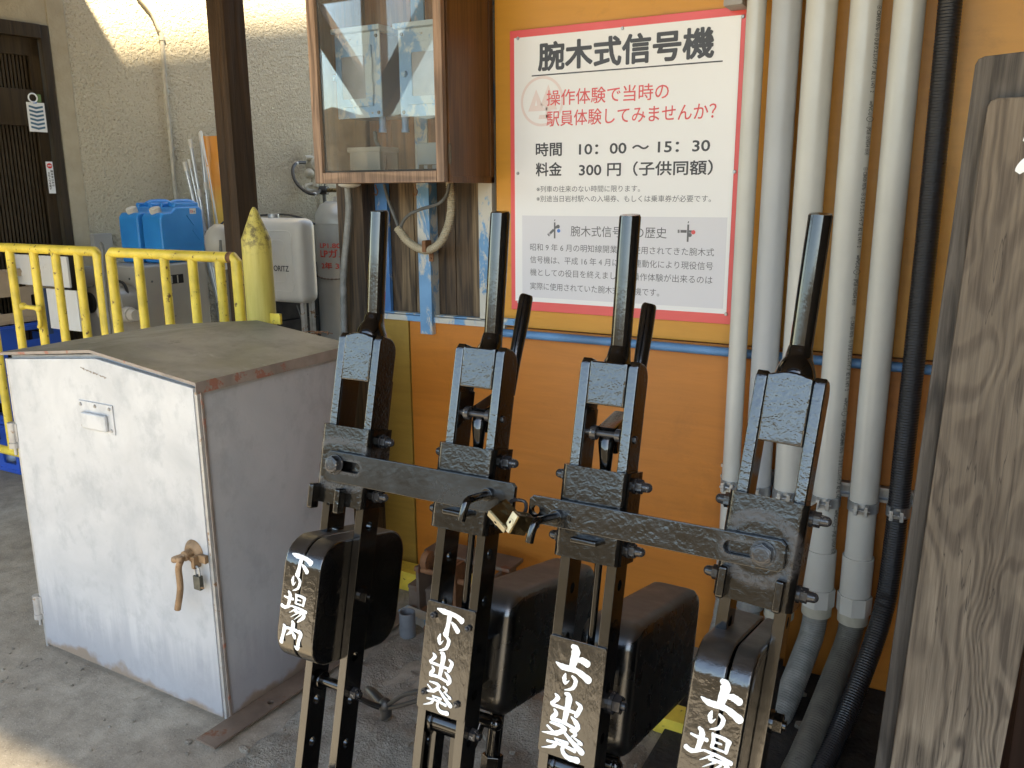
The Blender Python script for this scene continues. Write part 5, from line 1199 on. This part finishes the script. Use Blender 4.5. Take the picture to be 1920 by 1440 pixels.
# crates
def crate(x,y,z,w_,d,h,mat,label,rot=0):
    t=thing('bottle_crate',label,'crate',(x,y,z),rot,'plastic bottle crates stacked behind the fence')
    g=G(); th=.012
    for s in (-1,1):
        g.bb(-w_/2,w_/2,s*d/2-th/2,s*d/2+th/2,0,h,.003); g.bb(s*w_/2-th/2,s*w_/2+th/2,-d/2,d/2,0,h,.003)
    c=G()
    for k in range(3): c.box((-w_/3+k*w_/3,0,h*.33),(w_*.24,d*2,h*.26),.01)
    c.box((0,0,h*.76),(w_*.42,d*2,h*.2),.01); 
    for k in (-1,1): c.box((0,k*d/4,h*.35),(w_*2,d*.32,h*.3),.01)
    c.box((0,0,h*.76),(w_*2,d*.4,h*.2),.01)
    g=G().bb(-w_/2,w_/2,-d/2,d/2,0,h,.006); k2=G().bb(-w_/2+th,w_/2-th,-d/2+th,d/2-th,.02,h+.1); g=cut(g,k2); g=cut(g,c); g.obj('shell',mat,t)
    g=G(); g.bb(-w_/2-.006,w_/2+.006,-d/2-.006,d/2+.006,h-.022,h-.010,.002); g.bb(-w_/2-.005,w_/2+.005,-d/2-.005,d/2+.005,.012,.024,.002); k3=G().bb(-w_/2+.003,w_/2-.003,-d/2+.003,d/2-.003,0,h); g=cut(g,k3); g.obj('ribs',mat,t)
    return t
q=atZ(37,893); cxx=q.x-.23; cyy=q.y+.17
for k in range(3): crate(cxx+random.uniform(-.01,.01),cyy,.007+k*.262,.46,.34,.258,'crate',['bottom blue crate of the stack at the left edge','middle blue crate of the stack at the left edge','top blue crate of the stack, right under the beige crate'][k])
crate(cxx-.02,cyy,.007+3*.262,.46,.34,.28,'crateb','beige crate on top of the blue crate stack')
# oil tank
YT=3.62
a=atY(432,408,YT); b=atY(572,572,YT)
t=wthing('oil_tank','white enamel oil tank on thin legs behind the bollard','tank',((a.x+b.x)/2,YT+.15,0))
g=G(); g.bb(a.x-.02,b.x,YT,YT+.14,b.z,a.z,.062,6); g.obj('tank_body','tank',t,sharp=60)
for (i0,i1) in ((.075,.085),(.130,.138)):
    o_=rrect(0,b.x-a.x-2*i0+.02,0,a.z-b.z-2*i0*.95,.03); g=G(); g.tube([(a.x-.02+i0+u,YT+.0005,b.z+i0*.95+v) for u,v in o_]+[(a.x-.02+i0+o_[0][0],YT+.0005,b.z+i0*.95+o_[0][1])],.0035,6); g.obj('pressed_rib','tank',t)
g=G(); c=atY(520,408,YT+.1); g.cyl((c.x,YT+.07,a.z-.004),(c.x,YT+.07,a.z+.022),.032,seg=20,bev=.004); g.obj('filler_cap','iron',t)
g=G()
for xx in (a.x+.05,b.x-.05):
    for yy in (YT+.04,YT+.11): g=G(); g.bb(xx-.012,xx+.012,yy-.012,yy+.012,0,b.z+.03); g.obj('leg','hinge',t)
ta=atY(506,500,YT-.002); tb=atY(541,500,YT-.002)
g=G(); g.bb(ta.x-.01,tb.x+.01,YT-.0012,YT+.002,atY(500,511,YT).z,atY(500,492,YT).z); lb_=g.obj('name_label','tank',t)
text('NORITZ',lb_,'ink',(ta.x,YT-.0022,atY(500,507,YT).z),(1,0,0),(0,0,1),tb.x-ta.x,.045,.02,'label_print')
g=G(); g.tube([atY(398,470,YT),atY(402,440,YT),atY(415,420,YT),atY(440,409,YT+.1),atY(520,402,YT+.2),atY(560,407,YT+.2),atY(590,420,YT+.3)],.006,8,5); tag(g.obj('oil_hose','hose'),'black hose arching over the top of the white oil tank','hose'); g=G(); g.tube([atY(556,572,YT+.1),atY(566,600,YT+.1),atY(570,630,YT+.1)],.003,6,3); tag(g.obj('hanging_cord','cable'),'thin cord hanging below the white oil tank','cord')
# umbrella-like rods left of brown post
g=G(); a=atY(413,450,2.7); b=atY(424,640,2.7); g.cyl(a,b,.006,.012,12); g.cyl(atY(413,452,2.7),atY(414,470,2.7),.004,.008,10); tag(g.obj('folded_umbrella','cable'),'closed grey umbrella standing before the brown post','umbrella')
g=G(); g.cyl(atY(413,510,2.68),atY(414,545,2.68),.006,seg=10); g.cyl(atY(414,545,2.68),atY(416,640,2.68),.011,seg=10); tag(g.obj('broom_handle','hose'),'dark stick with a pale tip beside the closed umbrella','stick')
g=G(); c=atY(412,455,3.3); g.sph(c,.085,1,.9,1.2,20); g.cyl(c+Vector((-.01,0,-.10)),c+Vector((.06,0,-.16)),.05,seg=16); o=tag(g.obj('work_lamp','beige'),'round metal lamp housing half behind the brown post','lamp')
# gas cylinder
cx,cy=-4.0,4.75; zt_=atY(620,377,cy).z; rc=.185
t=wthing('gas_cylinder','tall grey gas cylinder with red Japanese lettering by the stucco wall','gas cylinder',(cx,cy,0))
g=G(); g.lathe([(rc-.02,0),(rc,.03),(rc,zt_-.16),(rc+.003,zt_-.155),(rc+.003,zt_-.145),(rc,zt_-.14),(rc*.97,zt_-.09),(rc*.80,zt_-.03),(rc*.55,zt_-.002),(.05,zt_),(.045,zt_+.03)],(cx,cy,0),48); g.obj('shell','cyl',t,sharp=60)
g=G(); g.cyl((cx,cy,zt_+.02),(cx,cy,zt_+.10),.022,seg=16); g.cyl((cx-.09,cy-.02,zt_+.075),(cx,cy,zt_+.075),.014,seg=12); g.obj('valve','brass',t)
g=G(); g.cyl((cx-.15,cy-.03,zt_+.075),(cx-.09,cy-.02,zt_+.075),.030,seg=10,bev=.004); g.obj('hand_wheel','hose',t)
va=Vector((0-cx,0-cy,0)).normalized(); va=Matrix.Rotation(R(-22),3,'Z')@va; tx=Vector((-va.y,va.x,0))
for s,py,h_,dx in (('LP1.80M',460,.045,0),('LPガス',475,.065,0),('2年 3月',498,.05,0)):
    q=Vector((cx,cy,0))+va*(rc+.002); z=atY(612,py,cy-rc).z
    text(s,t,'redink',(q.x,q.y,z-h_*.4),tx,(0,0,1),{'LP1.80M':.21,'LPガス':.21,'2年 3月':.20}[s],h_,.02,'stencil','CENTER',rc+.002)
# chain
g=G(); pts=[(cx+(rc+.008)*math.cos(a),cy+(rc+.008)*math.sin(a),.88-.03*math.sin((a+2.6)*1.2)) for a in [R(-190+k*10) for k in range(16)]]; g.tube(pts,.005,6,2,ribs=.03,ribamp=.35); tag(g.obj('chain','rustgrey'),'rusty chain around the grey gas cylinder','chain')
# regulator and pipes on the wall
def ow(px,py,o=.08): return onwall(px,py,o)
t=wthing('gas_regulator','cream gas regulator with pipe fittings on the stucco wall','regulator',ow(590,315,0))
g=G(); c=ow(590,308); g.cyl(c-WN*.05,c+WN*.03,.050,seg=24,bev=.006); g.cyl(c+WN*.03,c+WN*.05,.022,seg=16,bev=.003); g.cyl(ow(590,288),ow(590,350),.026,seg=14); g.sph(ow(580,325),.035); g.obj('body','gas',t)
g=G(); g.cyl(ow(571,308-12),ow(600,296),.018,seg=12); g.tube([ow(606,272),ow(592,272),ow(590,278),ow(590,300)],.016,12,4); g.cyl(ow(590,270),ow(590,285),.024,seg=12); g.cyl(ow(598,282,.09),ow(598,292,.09),.035,seg=12); g.tube([ow(590,345),ow(575,347),ow(574,356),ow(590,358)],.013,10,4); g.tube([ow(606,320),ow(604,350),ow(598,362),ow(590,356)],.009,10,4); g.obj('fittings','gas',t)
g=G(); hp=[ow(572,305,.1),ow(556,306,.12),ow(549,318,.16),ow(553,338,.25),ow(570,357,.35),ow(590,364,.42)]; q=Vector((cx-.15,cy-.03,zt_+.075)); g.tube(hp+[q],.011,12,7); o=tag(g.obj('gas_hose','hose'),'black rubber gas hose curving from the regulator to the cylinder valve','hose')
g=G(); d=(hp[-1]-hp[-2]); g.cyl(hp[-1]-d*.1,hp[-1]+d*.1,.0125,seg=12); g.cyl(hp[1]-Vector((0,0,.008)),hp[1]+Vector((0,0,.010)),.0125,seg=12); g.obj('hose_band','card',o)
g=G(); g.bb(0,0.02,0,.02,0,1); 
g=G(); c=ow(607,345,.03); e_=ow(609,380,.03); g.cyl((c.x,c.y,0),(c.x,c.y,c.z+.1),.014,seg=12); tag(g.obj('wall_pipe','cable'),'thin grey vertical pipe behind the gas cylinder','pipe')
# dark low block wall behind cylinder
for k in range(3):
    pass
g=G(); a=ow(585,470,.02); bw_=thing('block_wall','low dark block wall behind the oil tank and gas cylinder','wall',mat=WM@Matrix.Translation((wl(a)[0],0,0)))
for r_ in range(5):
    for k in range(4):
        g=G(); g.bb(.003+k*.40-.45,.397+k*.40-.45,-.09,-.004,.003+r_*.19,.187+r_*.19,.004); g.obj('block','blockm',bw_)

# =================================================================== near the wall foot: rusty crank gear, stub pipe
yc=2.24
def rg(px,py,y=yc): return atY(px,py,y)
t=wthing('crank_frame','rusty iron crank frame with rollers on the floor by the orange wall','crank frame',(-1.45,yc,0))
for px in (800,868,938):
    a=rg(px,1045); g=G(); g.bb(a.x-.006,a.x+.006,yc-.06,yc+.10,.02,rg(px,1050 if px<900 else 1072).z,.002); g.obj('upright_plate','rustgrey' if px!=868 else 'rust',t)
a=rg(795,1040); b=rg(950,1080)
g=G(); g.bb(a.x,b.x+.01,yc+.0,yc+.10,rg(870,1048).z-.014,rg(870,1048).z,.003); g.obj('top_bar','rustgrey',t)
for px in (835,905):
    a2=rg(px,1050); g=G(); g.bb(a2.x-.02,a2.x+.02,yc-.045,yc-.035,.04,rg(870,1052).z-.016,.002); g.obj('front_plate','ochre2',t)
g=G(); g.bb(a.x,b.x,yc-.055,yc+.1,.015,.035,.003); g.obj('base_plate','rust',t)
for px,py in ((800,1068),(852,1085),(905,1100)):
    g=G(); q=rg(px,py,yc-.03); g.cyl((q.x-.04,yc-.04,q.z),(q.x+.055,yc-.04,q.z),.010,seg=12); g.cyl((q.x-.012,yc-.02,q.z+.03),(q.x+.012,yc-.02,q.z+.03),.034,seg=20,bev=.002); g.obj('roller','rust',t)
g=G(); a=atZ(760,1150,.0); g.bb(a.x-.01,a.x+.13,a.y+.03,a.y+.17,0,.085,.012); g.bb(a.x-.008,a.x+.125,a.y+.028,a.y+.165,.082,.098,.006); tag(g.obj('iron_block','rustgrey'),'rusty flat iron block on the floor beside the crank frame','block')
g=G(); a=atZ(748,1160,.0); b=atZ(830,1195,.0); d=(b-a).normalized(); n_=Vector((-d.y,d.x,0)); g.poly([a,b+d*.5,b+d*.5+n_*.045,a+n_*.045],(0,0,.035),.003); tag(g.obj('flat_rail','blue2'),'flat steel bar with flaking blue paint on the floor','steel bar')
a=atZ(765,1197,.0)
g=G(); g.lathe([(.027,0),(.027,.085),(.023,.085),(.023,.02)],(a.x,a.y,.012),28); tag(g.obj('stub_pipe','stub'),'short grey stub pipe standing in the rough floor','pipe stub')
g=G(); a=atZ(800,1203,.02); g.tube([a+Vector((.018*math.cos(k*.7),.004*k,.03+.018*math.sin(k*.7))) for k in range(10)],.006,8); tag(g.obj('rusty_ring','rust'),'small rusty ring next to the grey stub pipe','ring')
g=G(); a=atZ(1075,1200,.0); g.bb(a.x-.02,a.x+.12,a.y,a.y+.08,0,.05,.004); tag(g.obj('yellow_block','yellow'),'small yellow block seen between the long counterweights','block')
# white light tube fragment top left by the cabinet
flush_text()
settle()
